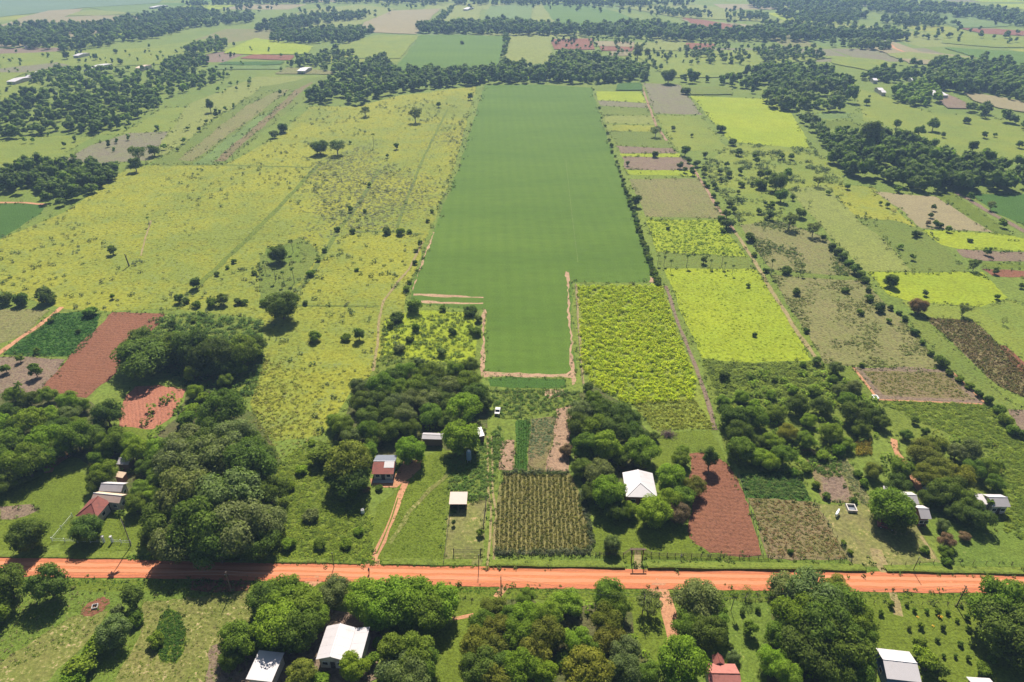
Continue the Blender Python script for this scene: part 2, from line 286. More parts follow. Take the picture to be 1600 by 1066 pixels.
FIELDS = [
 # far
 ('field', 'far_haze_blue', [(-400,-45),(265,-45),(250,5),(135,12),(80,18),(0,27),(-400,60)]),
 ('field', 'tan_field', [(-60,44),(0,40),(40,26),(75,17),(130,14),(125,20),(100,27),(150,25),(226,24),(222,31),(120,40),(70,38),(0,43)]),
 ('field', 'pale_green', [(104,25),(130,17),(190,16),(200,22),(150,25)]),
 ('field', 'crop_pale', [(140,12),(255,6),(290,14),(240,22),(160,17)]),
 ('pasture', 'pasture_mid', [(0,85),(120,80),(230,75),(330,60),(300,85),(270,100),(170,105),(100,105),(40,115),(0,130)]),
 ('field', 'purple_soil', [(0,108),(90,98),(110,103),(40,114),(0,114)]),
 ('pasture', 'pasture_mid', [(0,125),(45,120),(70,135),(30,158),(0,166)]),
 ('pasture', 'pasture_mid', [(250,92),(300,80),(330,72),(395,62),(390,75),(330,84),(270,100)]),
 ('field', 'bright_yellow', [(355,78),(400,60),(490,73),(480,85),(400,86),(350,84)]),
 ('field', 'red_soil', [(375,92),(395,86),(460,87),(457,95)]),
 ('field', 'crop_dark', [(340,101),(352,97),(445,97),(440,101),(400,103)]),
 ('field', 'crop_pale', [(322,109),(330,103),(440,103),(435,109)]),
 ('field', 'tan_grass', [(430,116),(450,106),(525,112),(520,117)]),
 ('pasture', 'pasture_mid', [(130,210),(205,200),(255,168),(335,168),(325,182),(285,205),(215,212)]),
 ('field', 'purple_soil', [(98,252),(140,228),(200,208),(290,205),(262,232),(238,250),(160,256)]),
 ('pasture', 'pasture_mid', [(-40,232),(0,222),(60,213),(150,212),(100,240),(60,258),(0,264),(-40,266)]),
 ('pasture', 'pale_green', [(295,163),(400,120),(480,119),(430,140),(340,180),(285,225),(225,260),(240,240)]),
 ('field', 'olive', [(410,135),(515,118),(500,135),(345,258),(235,258),(300,215)]),
 ('field', 'crop_pale', [(402,183),(432,170),(410,190),(332,257),(302,257)]),
 ('field', 'stubble', [(462,140),(488,128),(470,145),(350,252),(334,252),(425,175)]),
 ('field', 'tan_grass', [(385,165),(440,140),(452,140),(400,180),(300,252),(278,250)]),
 ('field', 'pasture_mid', [(545,65),(590,55),(655,56),(625,92),(560,92),(510,78)]),
 ('field', 'tan_field', [(592,18),(688,14),(672,30),(650,54),(552,50)]),
 ('field', 'pale_green', [(400,40),(480,15),(560,8),(620,14),(560,40),(440,52)]),
 ('field', 'pale_green', [(690,14),(755,10),(745,35),(680,38)]),
 ('field', 'crop_pale', [(765,10),(832,8),(828,40),(752,36)]),
 ('field', 'pale_green', [(832,8),(848,6),(876,45),(830,41)]),
 ('field', 'crop_green', [(846,6),(905,6),(960,18),(1025,43),(900,46),(872,43)]),
 ('field', 'crop_green', [(656,56),(700,55),(792,57),(784,85),(778,112),(612,113),(632,90)]),
 ('field', 'pale_green', [(795,59),(860,60),(862,85),(860,105),(785,108)]),
 ('field', 'red_soil', [(862,62),(925,61),(930,78),(865,78)]),
 ('field', 'tan_field', [(930,65),(992,66),(990,74),(935,73)]),
 ('field', 'red_soil', [(935,73),(990,74),(988,81),(940,80)]),
 ('field', 'tan_field', [(955,81),(990,82),(985,88),(950,88)]),
 ('field', 'pale_green', [(992,67),(1070,68),(1068,80),(990,80)]),
 ('field', 'red_soil', [(1072,68),(1118,69),(1112,78),(1070,77)]),
 ('pasture', 'pasture_mid', [(985,82),(1200,78),(1310,90),(1200,103),(1130,122),(1050,122),(1030,112)]),
 ('field', 'tan_field', [(1060,30),(1200,42),(1190,52),(1100,44)]),
 ('field', 'red_soil', [(1065,28),(1100,32),(1170,44),(1150,50),(1090,42)]),
 ('field', 'pale_green', [(960,10),(1080,6),(1200,25),(1210,35),(1060,28)]),
 ('pasture', 'pale_green', [(1210,32),(1320,38),(1420,48),(1390,52),(1290,48),(1210,42)]),
 ('field', 'crop_pale', [(1445,28),(1480,25),(1560,35),(1575,42),(1500,45)]),
 ('field', 'red_soil', [(1500,45),(1560,46),(1640,52),(1640,58),(1540,54)]),
 ('pasture', 'pasture_mid', [(1490,50),(1600,58),(1660,62),(1660,75),(1560,75),(1470,68)]),
 ('field', 'tan_field', [(1325,66),(1395,66),(1440,82),(1520,90),(1460,102),(1420,100),(1390,85)]),
 ('field', 'pale_green', [(1385,85),(1420,82),(1530,92),(1500,97),(1400,92)]),
 ('field', 'crop_green', [(1475,75),(1600,82),(1680,86),(1680,106),(1600,104),(1540,96)]),
 ('pasture', 'pasture_mid', [(1300,88),(1380,95),(1400,105),(1360,112),(1300,100)]),
 ('pasture', 'pasture_mid', [(1332,135),(1380,150),(1450,175),(1600,190),(1660,200),(1660,250),(1600,255),(1500,255),(1400,230),(1350,190)]),
 ('field', 'brown_soil', [(1462,150),(1480,148),(1510,162),(1530,172),(1480,170)]),
 ('field', 'tan_field', [(1505,145),(1560,152),(1610,162),(1610,178),(1560,170),(1520,158)]),
 ('field', 'lawn', [(1280,190),(1330,188),(1350,200),(1280,202)]),
 ('field', 'crop_pale', [(1275,178),(1325,176),(1330,184),(1280,186)]),
 # left pasture
 ('pasture', 'pasture_yellow', [(485,166),(560,166),(620,150),(700,140),(745,135),(735,170),(710,262),(640,440),(618,560),(560,600),(500,680),(430,690),(390,630),(415,560),(412,500),(280,483),(160,486),(90,480),(0,455),(-60,450),(-60,400),(0,374),(100,332),(200,262),(250,257),(352,257),(430,216)]),
 ('pasture', 'olive', [(405,400),(470,370),(500,395),(470,440),(430,480),(405,470)]),
 ('pasture', 'lawn_dull', [(415,388),(470,380),(470,410),(420,415)]),
 ('pasture', 'weeds', [(225,500),(300,490),(400,500),(415,560),(395,620),(340,640),(290,600),(215,560)]),
 ('field', 'crop_dark', [(-40,318),(0,318),(72,319),(62,335),(30,356),(0,373),(-40,390)]),
 ('pasture', 'bright_yellow', [(600,500),(650,485),(740,488),(745,520),(740,575),(640,582),(600,560)]),
 ('pasture', 'weeds', [(595,555),(640,560),(745,570),(755,620),(560,640),(520,670),(560,620)]),
 # the big field
 ('crop_field', 'crop_green', [(757,133),(840,132),(924,137),(945,205),(972,280),(1000,360),(1027,440),(960,442),(893,441),(894,500),(898,588),(830,586),(756,582),(757,540),(759,484),(700,480),(645,474),(643,452),(675,365),(716,266)]),
 ('soil_strip', 'pale_soil', [(884,424),(889,426),(890,470),(894,540),(898,600),(894,602),(891,540),(887,470)]),
 ('soil_strip', 'pale_soil', [(755,482),(759,484),(757,540),(755,586),(752,590),(751,580),(753,540)]),
 ('soil_strip', 'pale_soil', [(755,580),(800,583),(885,584),(896,576),(898,592),(885,590),(800,588),(756,590)]),
 ('soil_strip', 'pale_soil', [(646,459),(700,461),(755,464),(756,466),(700,465),(646,462)]),
 ('soil_strip', 'pale_soil', [(658,470),(700,472),(755,473),(755,475),(700,475),(658,473)]),
 ('soil_strip', 'pale_soil', [(676,363),(679,363),(652,430),(645,455),(647,445),(662,405)]),
 ('soil_strip', 'pale_soil', [(1015,432),(1026,436),(1024,442),(1014,441)]),
 ('field', 'crop_dark', [(762,592),(830,590),(885,592),(884,606),(800,607),(766,604)]),
 ('shrub_field', 'pasture_mid', [(900,447),(1036,446),(1060,520),(1095,600),(1118,672),(1020,672),(985,625),(920,600),(903,560)]),
 # right parcels
 ('field', 'crop_dark', [(966,132),(1001,130),(1003,142),(962,142)]),
 ('field', 'bright_yellow', [(931,143),(1003,143),(1008,161),(935,157)]),
 ('field', 'purple_soil', [(934,157),(1009,161),(1013,169),(938,165)]),
 ('field', 'olive', [(938,166),(1014,170),(1020,182),(942,180)]),
 ('field', 'pale_green', [(943,181),(1021,181),(1026,195),(946,193)]),
 ('field', 'pasture_yellow', [(946,195),(1026,196),(1033,206),(950,205)]),
 ('field', 'olive', [(950,205),(1035,206),(1056,236),(965,228)]),
 ('field', 'brown_soil', [(962,228),(1050,232),(1060,240),(970,240)]),
 ('field', 'bright_yellow', [(968,240),(1062,240),(1065,246),(972,245)]),
 ('field', 'brown_soil', [(972,245),(1068,246),(1085,268),(978,264)]),
 ('field', 'bright_yellow', [(978,266),(1090,266),(1094,276),(982,273)]),
 ('field', 'tan_grass', [(984,280),(1095,279),(1130,342),(1008,338)]),
 ('field', 'bright_yellow', [(1010,343),(1122,344),(1168,402),(1100,400),(1025,393)]),
 ('field', 'olive', [(1026,393),(1168,402),(1182,420),(1120,425),(1036,420)]),
 ('field', 'bright_yellow', [(1037,420),(1180,420),(1210,460),(1268,563),(1180,568),(1097,562),(1070,500)]),
 ('field', 'purple_soil', [(1006,130),(1060,132),(1098,180),(1022,177)]),
 ('pasture', 'pasture_mid', [(1023,179),(1096,182),(1140,236),(1058,236)]),
 ('field', 'bright_yellow', [(1080,150),(1200,155),(1238,178),(1268,232),(1200,228),(1142,222),(1112,188)]),
 ('pasture', 'olive', [(1066,136),(1145,138),(1145,149),(1080,149)]),
 ('pasture', 'pasture_mid', [(1143,224),(1270,232),(1310,262),(1320,295),(1230,300),(1215,345),(1160,352),(1095,262)]),
 ('field', 'pale_green', [(1232,296),(1290,290),(1345,330),(1426,424),(1350,424),(1295,368)]),
 ('field', 'pasture_yellow', [(1285,285),(1365,293),(1420,345),(1440,365),(1400,365),(1340,340)]),
 ('field', 'olive', [(1335,340),(1400,345),(1450,362),(1515,425),(1428,424),(1370,365)]),
 ('field', 'tan_field', [(1366,300),(1460,307),(1552,363),(1440,357),(1405,325)]),
 ('field', 'lawn', [(1460,304),(1482,297),(1600,378),(1580,376),(1552,363)]),
 ('field', 'crop_dark', [(1515,303),(1640,305),(1640,350),(1600,352),(1550,330)]),
 ('field', 'bright_yellow', [(1440,360),(1556,365),(1640,380),(1640,394),(1500,389),(1470,382)]),
 ('field', 'brown_soil', [(1494,390),(1640,396),(1640,410),(1530,407),(1505,402)]),
 ('field', 'lawn', [(1530,410),(1640,414),(1640,421),(1545,419)]),
 ('field', 'red_soil', [(1533,420),(1640,424),(1640,436),(1550,431)]),
 ('field', 'bright_yellow', [(1355,425),(1430,427),(1535,425),(1575,465),(1530,480),(1440,475),(1390,462)]),
 ('field', 'pasture_mid', [(1410,470),(1530,480),(1580,468),(1640,500),(1640,600),(1600,590),(1520,500),(1440,497)]),
 ('field', 'tan_grass', [(1155,352),(1215,345),(1290,370),(1345,432),(1290,430),(1205,424)]),
 ('field', 'olive', [(1196,422),(1345,432),(1352,440),(1205,430)]),
 ('field', 'tan_grass', [(1204,430),(1350,440),(1420,510),(1475,577),(1400,573),(1292,572),(1250,505)]),
 ('field', 'olive', [(1412,490),(1445,498),(1560,610),(1600,650),(1545,632),(1480,575)]),
 ('field', 'stubble', [(1446,497),(1480,499),(1520,502),(1570,545),(1640,610),(1640,640),(1560,603)]),
 ('field', 'red_soil', [(1558,540),(1570,540),(1640,600),(1640,620),(1590,580)]),
 ('field', 'brown_soil', [(1332,573),(1400,574),(1484,577),(1541,632),(1460,629),(1372,625)]),
 ('field', 'stubble', [(1347,579),(1400,580),(1476,582),(1522,624),(1460,622),(1380,617)]),
 ('field', 'weeds', [(1097,563),(1180,569),(1270,565),(1335,575),(1372,627),(1300,720),(1140,700),(1118,650)]),
 ('field', 'weeds', [(1372,627),(1545,633),(1600,690),(1700,760),(1700,880),(1560,830),(1480,700),(1400,680)]),
 ('field', 'brown_soil', [(1575,640),(1640,640),(1640,700),(1600,680)]),
 # left plots
 ('field', 'tan_grass', [(-40,484),(0,483),(78,485),(42,520),(0,537),(-40,548)]),
 ('field', 'crop_dark', [(84,490),(120,487),(156,491),(152,508),(148,520),(128,548),(105,557),(6,554),(25,535),(60,515)]),
 ('field', 'brown_soil', [(-40,560),(0,558),(30,556),(102,562),(88,588),(62,612),(0,616),(-40,620)]),
 ('field', 'red_soil', [(176,488),(260,490),(240,515),(215,535),(182,582),(135,622),(98,616),(60,612),(88,582),(130,532)]),
 ('field', 'red_bright', [(197,618),(212,604),(252,602),(291,608),(270,650),(238,671),(186,668),(186,645)]),
 ('lawn', 'lawn', [(165,640),(195,618),(186,645),(186,668),(238,671),(270,650),(291,608),(300,570),(260,560),(180,600)][:0] or [(170,668),(240,671),(235,690),(175,685)]),
 ('lawn', 'lawn', [(-60,790),(0,770),(60,745),(130,738),(140,760),(125,790),(118,815),(95,848),(0,874),(-60,872)]),
 ('bare_patch', 'brown_soil', [(0,792),(50,788),(60,798),(20,812),(0,812)]),
 ('yard', 'path_dirt', [(66,732),(90,712),(118,700),(122,706),(96,722),(82,738),(70,740)]),
 ('lawn', 'lawn', [(95,848),(112,812),(150,812),(190,808),(225,800),(225,850),(205,860),(90,870)]),
 ('yard', 'red_bright', [(170,740),(200,730),(222,738),(218,755),(190,758),(168,752)]),
 # woods floors
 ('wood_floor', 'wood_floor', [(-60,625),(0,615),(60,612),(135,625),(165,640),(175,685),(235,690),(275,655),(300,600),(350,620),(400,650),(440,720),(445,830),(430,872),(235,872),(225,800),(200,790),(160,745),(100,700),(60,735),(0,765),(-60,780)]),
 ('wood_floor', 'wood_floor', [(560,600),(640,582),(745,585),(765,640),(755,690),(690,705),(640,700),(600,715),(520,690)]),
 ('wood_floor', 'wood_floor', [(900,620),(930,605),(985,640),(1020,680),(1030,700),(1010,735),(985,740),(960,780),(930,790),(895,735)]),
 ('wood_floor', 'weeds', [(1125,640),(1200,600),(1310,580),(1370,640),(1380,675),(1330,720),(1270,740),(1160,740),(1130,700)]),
 ('weed_patch', 'weeds', [(430,730),(480,690),(530,690),(560,760),(580,800),(582,880),(400,876),(440,830)]),
 ('lawn', 'lawn', [(588,790),(620,765),(660,715),(690,700),(735,720),(705,765),(697,800),(694,882),(590,883),(578,830)]),
 ('weed_patch', 'weeds', [(700,720),(745,705),(780,680),(785,730),(772,760),(768,790),(730,785),(700,768)]),
 ('yard', 'yard_tan', [(700,806),(735,786),(762,782),(755,850),(752,884),(692,882)]),
 ('yard', 'path_dirt', [(578,748),(613,748),(630,722),(660,718),(658,732),(632,752),(620,762),(600,762),(580,758)]),
 ('lawn', 'lawn', [(1000,680),(1110,672),(1135,720),(1080,705),(1060,740),(1030,760),(1018,735),(1028,700)]),
 ('lawn', 'lawn', [(930,790),(1000,775),(1080,790),(1090,850),(1110,866),(1200,872),(1195,886),(1000,886),(935,880),(925,850)]),
 ('verge', 'lawn_dull', [(760,868),(925,868),(1005,884),(1005,890),(752,886)]),
 ('verge', 'lawn_dull', [(1000,876),(1200,874),(1340,878),(1600,884),(1700,888),(1700,899),(1400,894),(1000,890)]),
 ('lawn', 'yard_tan', [(1270,785),(1340,790),(1420,800),(1470,880),(1340,886),(1325,876)]),
 ('lawn', 'lawn_dull', [(1440,800),(1500,800),(1700,830),(1700,890),(1480,882)]),
 ('field', 'red_soil', [(1077,709),(1105,709),(1135,724),(1155,757),(1170,797),(1186,853),(1190,868),(1152,870),(1109,864),(1086,850),(1074,830),(1082,800),(1077,760)]),
 ('field', 'crop_dark', [(1155,742),(1200,738),(1245,738),(1268,782),(1215,782),(1165,778)]),
 ('field', 'stubble', [(1168,778),(1272,785),(1300,830),(1325,874),(1260,874),(1200,872),(1186,830)]),
 ('field', 'stubble', [(1252,702),(1300,705),(1322,742),(1340,786),(1288,784),(1270,745)]),
 ('field', 'brown_soil', [(1280,746),(1316,744),(1332,782),(1291,783)]),
 ('field', 'tan_grass', [(1305,722),(1324,716),(1362,786),(1346,790)]),
 ('yard', 'path_dirt', [(1392,685),(1402,688),(1404,706),(1424,728),(1432,745),(1452,775),(1440,780),(1424,757),(1420,745),(1412,725),(1398,710)]),
 # kitchen garden beds
 ('bed', 'bed_soil', [(784,690),(804,688),(801,735),(779,734)]),
 ('bed', 'crop_dark', [(808,656),(829,655),(824,736),(803,735)]),
 ('bed', 'stubble', [(829,655),(870,650),(863,690),(851,738),(825,738)]),
 ('bed', 'bed_soil', [(870,636),(904,631),(893,660),(889,700),(888,737),(852,738),(864,690)]),
 ('weed_patch', 'weeds', [(770,610),(850,608),(905,615),(904,632),(866,640),(800,655),(770,650)]),
 ('bare_patch', 'pale_soil', [(851,609),(880,609),(884,618),(858,623),(851,618)]),
 ('field', 'row_soil', [(786,740),(890,740),(905,770),(926,848),(920,864),(770,864),(769,848),(776,790)]),
 # south of the road
 ('verge', 'lawn', [(-60,905),(400,910),(800,920),(1200,924),(1700,930),(1700,945),(1200,940),(800,938),(400,925),(-60,925)]),
 ('pasture', 'lawn_dull', [(-160,920),(400,925),(395,990),(345,1100),(250,1300),(-300,1300)]),
 ('dry_patch', 'lawn_dry', [(110,965),(170,955),(140,1000),(80,1060),(20,1120),(-60,1120),(20,1020)]),
 ('dry_patch', 'lawn_dry', [(225,940),(390,925),(395,985),(335,1060),(250,1110),(170,1080),(215,1000)]),
 ('weed_patch', 'lawn', [(262,950),(282,958),(291,985),(287,1020),(276,1038),(250,1034),(240,1012),(243,985),(250,962)]),
 ('bare_patch', 'red_soil', [(300,908),(340,905),(392,910),(388,924),(330,927),(298,922)]),
 ('yard', 'brown_soil', [(330,1010),(345,1005),(400,1030),(490,960),(510,950),(580,960),(600,1000),(590,1060),(520,1110),(330,1120),(320,1060)]),
 ('lawn', 'lawn', [(600,930),(800,930),(760,1000),(735,1090),(600,1110),(600,1030),(690,985)]),
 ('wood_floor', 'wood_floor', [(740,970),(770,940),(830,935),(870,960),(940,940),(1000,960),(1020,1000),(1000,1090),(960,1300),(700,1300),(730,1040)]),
 ('lawn', 'lawn', [(985,940),(1035,940),(1045,1000),(1030,1040),(995,1010)]),
 ('lawn', 'lawn_dull', [(1060,940),(1220,940),(1230,1300),(1060,1300)]),
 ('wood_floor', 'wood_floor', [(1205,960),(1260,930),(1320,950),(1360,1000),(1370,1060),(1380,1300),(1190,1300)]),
 ('lawn', 'lawn', [(1345,935),(1440,940),(1560,945),(1580,1000),(1700,1100),(1800,1300),(1380,1300),(1370,1030)]),
 ('road', 'road_dirt', [(-500,862),(0,873),(200,876),(400,881),(600,884),(800,887),(1000,891),(1200,893),(1400,896),(1600,900),(2100,910),(2100,940),(1600,927),(1400,924),(1200,921),(1000,919),(800,917),(600,911),(400,906),(200,902),(0,899),(-500,890)]),
]
def far_patchwork():
    rp = random.Random(21); ax = math.radians(2.1); ca, sa = math.cos(ax), math.sin(ax)
    y = 800.0
    while y < 4200:
        ln = rp.uniform(70, 190)*(1+y/3000); x = -.9*y-50
        while x < .9*y+50:
            wd = rp.uniform(28, 120)*(1+y/3500)
            if rp.random() < .62:
                l2 = ln*rp.uniform(.6, 1.0); mt = rp.choice(['pale_green', 'pale_green', 'bright_yellow', 'tan_field', 'crop_pale', 'crop_pale', 'pasture_mid', 'pasture_yellow', 'olive', 'crop_green', 'purple_soil', 'tan_grass', 'brown_soil'])
                z = nextz(900)-.0; V = []
                for u, v in ((0, 0), (wd-4, 0), (wd-4, l2), (0, l2)):
                    X = x+u+rp.uniform(-5, 5); Y = y+v+rp.uniform(-5, 5); V.append((X*ca+Y*sa*.0+(Y-0)*math.tan(ax), Y, z))
                link('field', mesh_np('field', V, [(0, 1, 2, 3)], mt), kind='structure')
            x += wd
        y += ln
ZF[0] = .02
_z = nextz
def nextz(dm): ZF[0] += .0015 if dm == 900 else 0; return ZF[0] if dm == 900 else _z(dm)
far_patchwork()
for nm, mt, px in FIELDS: sheet(nm, mt, px)

# dirt tracks and paths
for nm, mt, px, wd in [
 ('driveway', 'path_dirt', [(634,752),(625,772),(612,810),(597,846),(586,868),(582,884)], 1.5),
 ('driveway', 'path_dirt', [(1020,915),(1036,925),(1044,960),(1050,1000),(1040,1035)], 2.8),
 ('path', 'path_dirt', [(790,915),(782,925),(776,934)], 1.6), ('path', 'path_dirt', [(500,905),(478,915),(473,924)], 2.2),
 ('path', 'path_dirt', [(566,888),(573,883),(580,872),(588,872),(592,882),(602,888)][:0] or [(581,876),(581,889)], 3.2), ('path', 'path_dirt', [(1018,913),(1033,922)], 4.5), ('path', 'track_dirt', [(1392,922),(1399,940),(1402,962)], 1.6), ('path', 'path_dirt', [(690,970),(740,962)], .8),
 ('driveway', 'track_dirt', [(1369,858),(1374,880),(1382,895)], 2.6),
 ('path', 'track_dirt', [(1438,838),(1450,855),(1460,874)], .7), ('path', 'track_dirt', [(996,862),(996,880),(996,893)], 1.5),
 ('track', 'track_dirt', [(762,682),(762,730),(763,770),(768,800),(766,840),(761,885)], .6),
 ('track', 'track_dirt', [(769,682),(769,730),(770,770),(776,800),(774,840),(771,885)], .6),
 ('track', 'track_dirt', [(660,378),(640,420),(622,440),(600,470),(592,500),(590,540),(583,580)], 1.0),
 ('track', 'bed_soil', [(1080,258),(1100,290),(1128,335),(1150,365)], 1.7),
 ('track', 'bed_soil', [(1001,130),(1010,155),(1025,196),(1042,220)], 1.7),
 ('track', 'track_dirt', [(1148,362),(1180,410),(1200,445),(1240,510),(1275,560),(1292,600)], 1.6),
 ('track', 'path_dirt', [(98,480),(60,510),(30,530),(0,552),(-40,580)], 2.0),
 ('track', 'path_dirt', [(-20,317),(40,317),(75,320)], 2.0),
 ('track', 'brown_soil', [(1492,300),(1530,322),(1560,340),(1620,372)], 3.2),
 ('track', 'track_dirt', [(900,445),(905,520),(912,600)], 1.0),
 ('track', 'brown_soil', [(1040,447),(1065,520),(1092,585),(1118,672)], 1.3),
 ('track', 'crop_pale', [(884,250),(893,330),(903,410)], .3),
 ('track', 'path_dirt', [(285,30),(290,20),(296,13)], 6.0),
 ('track', 'path_dirt', [(1390,70),(1398,77),(1412,82)], 4.0),
 ('hedge_strip', 'weeds', [(497,258),(440,320),(380,380),(300,455),(262,492)], 2.6),
 ('hedge_strip', 'olive', [(592,265),(560,320),(525,365),(490,425),(465,455)], 2.2), ('hedge_strip', 'olive', [(412,477),(500,478),(592,479)], 1.2), ('hedge_strip', 'olive', [(545,362),(600,362),(662,366)], 2.0),
 ('hedge_strip', 'olive', [(252,258),(352,258),(485,262)], 1.6), ('hedge_strip', 'olive', [(700,170),(660,250),(640,300),(620,356)], 1.6),
 ('grass_strip', 'lawn', [(622,778),(612,810),(598,844),(588,866)], .3),
 ('road_shoulder', 'road_edge', [(-60,873.5),(200,877.5),(400,882),(600,885.5),(800,888.5),(1000,892.5),(1200,894.5),(1400,897.5),(1660,902.5)], .8),
 ('road_shoulder', 'road_edge', [(-60,897),(200,900.5),(400,904.5),(600,909.5),(800,915.5),(1000,917.5),(1200,919.5),(1400,922.5),(1660,926.5)], 1.1),
 ('wheel_track', 'road_pale', [(-60,880),(200,884),(400,888.5),(600,892),(800,896),(1000,899),(1200,901),(1400,904),(1660,909)], .9),
 ('wheel_track', 'road_pale', [(-60,889),(200,892.5),(400,896),(600,901),(800,906),(1000,909),(1200,911),(1400,914),(1660,918)], 1.0),
 ('track', 'track_dirt', [(236,345),(228,370),(220,400)], .8),
 ('path', 'lawn_dry', [(705,738),(672,765),(640,800),(610,850)], 1.2),
 ('track', 'path_dirt', [(1333,574),(1372,625)], .9), ('track', 'path_dirt', [(1372,625),(1541,632)], .6), ('track', 'path_dirt', [(1484,578),(1541,632)], .8),
]: strip(nm, mt, px, wd, jit=wd*.14, wob=wd*.08)

# cut banks beside the road (real steps that throw the dark line along the verge)
def bank(px, hgt, name='bank'):
    pts = [G(*p) for p in px]; V = []; F = []
    line = []
    for i in range(len(pts)-1):
        k = max(1, int((pts[i+1]-pts[i]).length/1.2)); line += [pts[i].lerp(pts[i+1], j/k) for j in range(k)]
    for i, p in enumerate(line):
        h = hgt*(.9+.15*math.sin(i*.31)+.12*R.random()); e = .08*math.sin(i*.47)+R.uniform(-.04, .04)
        V += [(p.x, p.y-.05+e, 0), (p.x, p.y+.12+e, h*.95), (p.x, p.y+.55+e, h*1.05), (p.x, p.y+2.6, .0)]
    for i in range(len(line)-1):
        for j in range(3): a = 4*i+j; F.append((a, a+4, a+5, a+1))
    link(name, mesh_np(name, V, F, 'weeds'), kind='structure')
bank([(-60,871),(130,874),(205,875)], .3); bank([(250,877),(400,880),(572,883)], .35); bank([(596,884),(745,886)], .35)
bank([(765,887),(985,890)], .55); bank([(1012,891),(1200,892.5),(1362,895)], .7); bank([(1386,895.5),(1600,900),(1700,902)], .55)

# ------------------------------------------------------------------ vegetation prototypes (unit: crown width = 1)
def ico(sub=1):
    bm = bmesh.new(); bmesh.ops.create_icosphere(bm, subdivisions=sub, radius=1.0)
    V = np.array([v.co[:] for v in bm.verts], dtype=np.float64); F = np.array([[v.index for v in f.verts] for f in bm.faces]); bm.free(); return V, F
ICO1, ICO2 = ico(1), ico(2)
def leaf_quads(P, N, size, rng, flat=.5, up=0.0):
    n = len(P); N = N+np.array([0, 0, up])
    a = rng.normal(size=(n, 3)); N = N+flat*rng.normal(size=(n, 3)); N /= np.linalg.norm(N, axis=1)[:, None]
    u = np.cross(N, a); u /= np.linalg.norm(u, axis=1)[:, None]; v = np.cross(N, u)
    s = (size*rng.uniform(.6, 1.35, n))[:, None]; l = s*rng.uniform(.55, .9, n)[:, None]
    bend = N*s*.22
    V = np.stack([P-u*s*.9-bend, P-v*l*.8+u*s*.1, P+u*s-bend*.6, P+v*l*.75-u*s*.15], 1).reshape(-1, 3)
    return V, np.arange(4*n).reshape(n, 4)
def lobes(seed, nl, v, clear, rmin, rmax, spread=.36):
    rng = np.random.default_rng(seed); L = []
    for i in range(nl):
        ph = i*2.399+rng.uniform(-.5, .5); u = rng.uniform(-.75, 1.0); r = rng.uniform(rmin, rmax)
        rad = math.sqrt(max(0, 1-u*u*.8))*spread*rng.uniform(.75, 1.15)
        L.append((rad*math.cos(ph), rad*math.sin(ph), clear+v*(.5+.36*u), r))
    L.append((0, 0, clear+v*.5, .27))
    return np.array(L)
def crown(seed, nl, v=.75, clear=.14, rmin=.13, rmax=.22, nleaf=2400, leaf=.035, core=ICO1, corek=.82, spread=.36, vs=.85, up=.45):
    rng = np.random.default_rng(seed+99)
    L = lobes(seed, nl, v, clear, rmin, rmax, spread)
    wgt = L[:, 3]**2; idx = rng.choice(len(L), nleaf*2, p=wgt/wgt.sum())
    d = rng.normal(size=(nleaf*2, 3)); d /= np.linalg.norm(d, axis=1)[:, None]
    d[:, 2] = np.where((d[:, 2] < 0) & (rng.random(len(d)) < .45), -d[:, 2], d[:, 2])
    rr = L[idx, 3]*rng.uniform(.84, 1.16, len(idx))
    P = L[idx, :3]+d*rr[:, None]*np.array([1, 1, vs])
    keep = np.ones(len(P), bool)
    for l in L:
        q = (P-l[:3])/np.array([1, 1, vs]); keep &= np.linalg.norm(q, axis=1) > l[3]*.84
    P, d = P[keep][:nleaf], d[keep][:nleaf]
    V, F = leaf_quads(P, d, leaf, rng, up=up)
    if core is not None:
        cv, cf = core; VV = [V]; FF = [np.concatenate([F])]; off = len(V); T = []
        for l in L:
            w_ = cv*(1+rng.normal(size=(len(cv), 1))*.07)
            VV.append(w_*l[3]*corek*np.array([1, 1, vs])+l[:3]); T.append(cf+off); off += len(cv)
        V = np.concatenate(VV); T = np.concatenate(T)
        return V, F, T
    return V, F, np.zeros((0, 3), int)
def quads_tris_mesh(name, V, Q, T, mat):
    me = bpy.data.meshes.new(name)
    me.vertices.add(len(V)); me.vertices.foreach_set('co', np.asarray(V, np.float32).ravel())
    lv = np.concatenate([Q.ravel(), T.ravel()]).astype(np.int32)
    me.loops.add(len(lv)); me.loops.foreach_set('vertex_index', lv)
    ls = np.concatenate([np.arange(len(Q))*4, len(Q)*4+np.arange(len(T))*3]).astype(np.int32)
    me.polygons.add(len(ls)); me.polygons.foreach_set('loop_start', ls); me.update(calc_edges=True)
    me.materials.append(MATS[mat]); return me
def trunk_mesh(seed, top, r=.028, limbs=5, spread=.25, mat='bark'):
    rnd = random.Random(seed); m = MB()
    p = Vector((0, 0, -.02)); k = top*.45
    q = Vector((rnd.uniform(-.02, .02), rnd.uniform(-.02, .02), k))
    m.bar(p, q, r*1.35, r*.9, 7); m.bar(q, (q.x*1.5, q.y*1.5, top*.95), r*.85, r*.3, 6)
    for i in range(limbs):
        a = i*6.283/limbs+rnd.uniform(-.4, .4); s = spread*rnd.uniform(.7, 1.2)
        m.bar(q*rnd.uniform(.7, 1), (s*math.cos(a), s*math.sin(a), top*rnd.uniform(.7, 1.0)), r*.55, r*.2, 5)
    return mesh_np('trunk', m.v, m.f, mat)
PROTO = {}
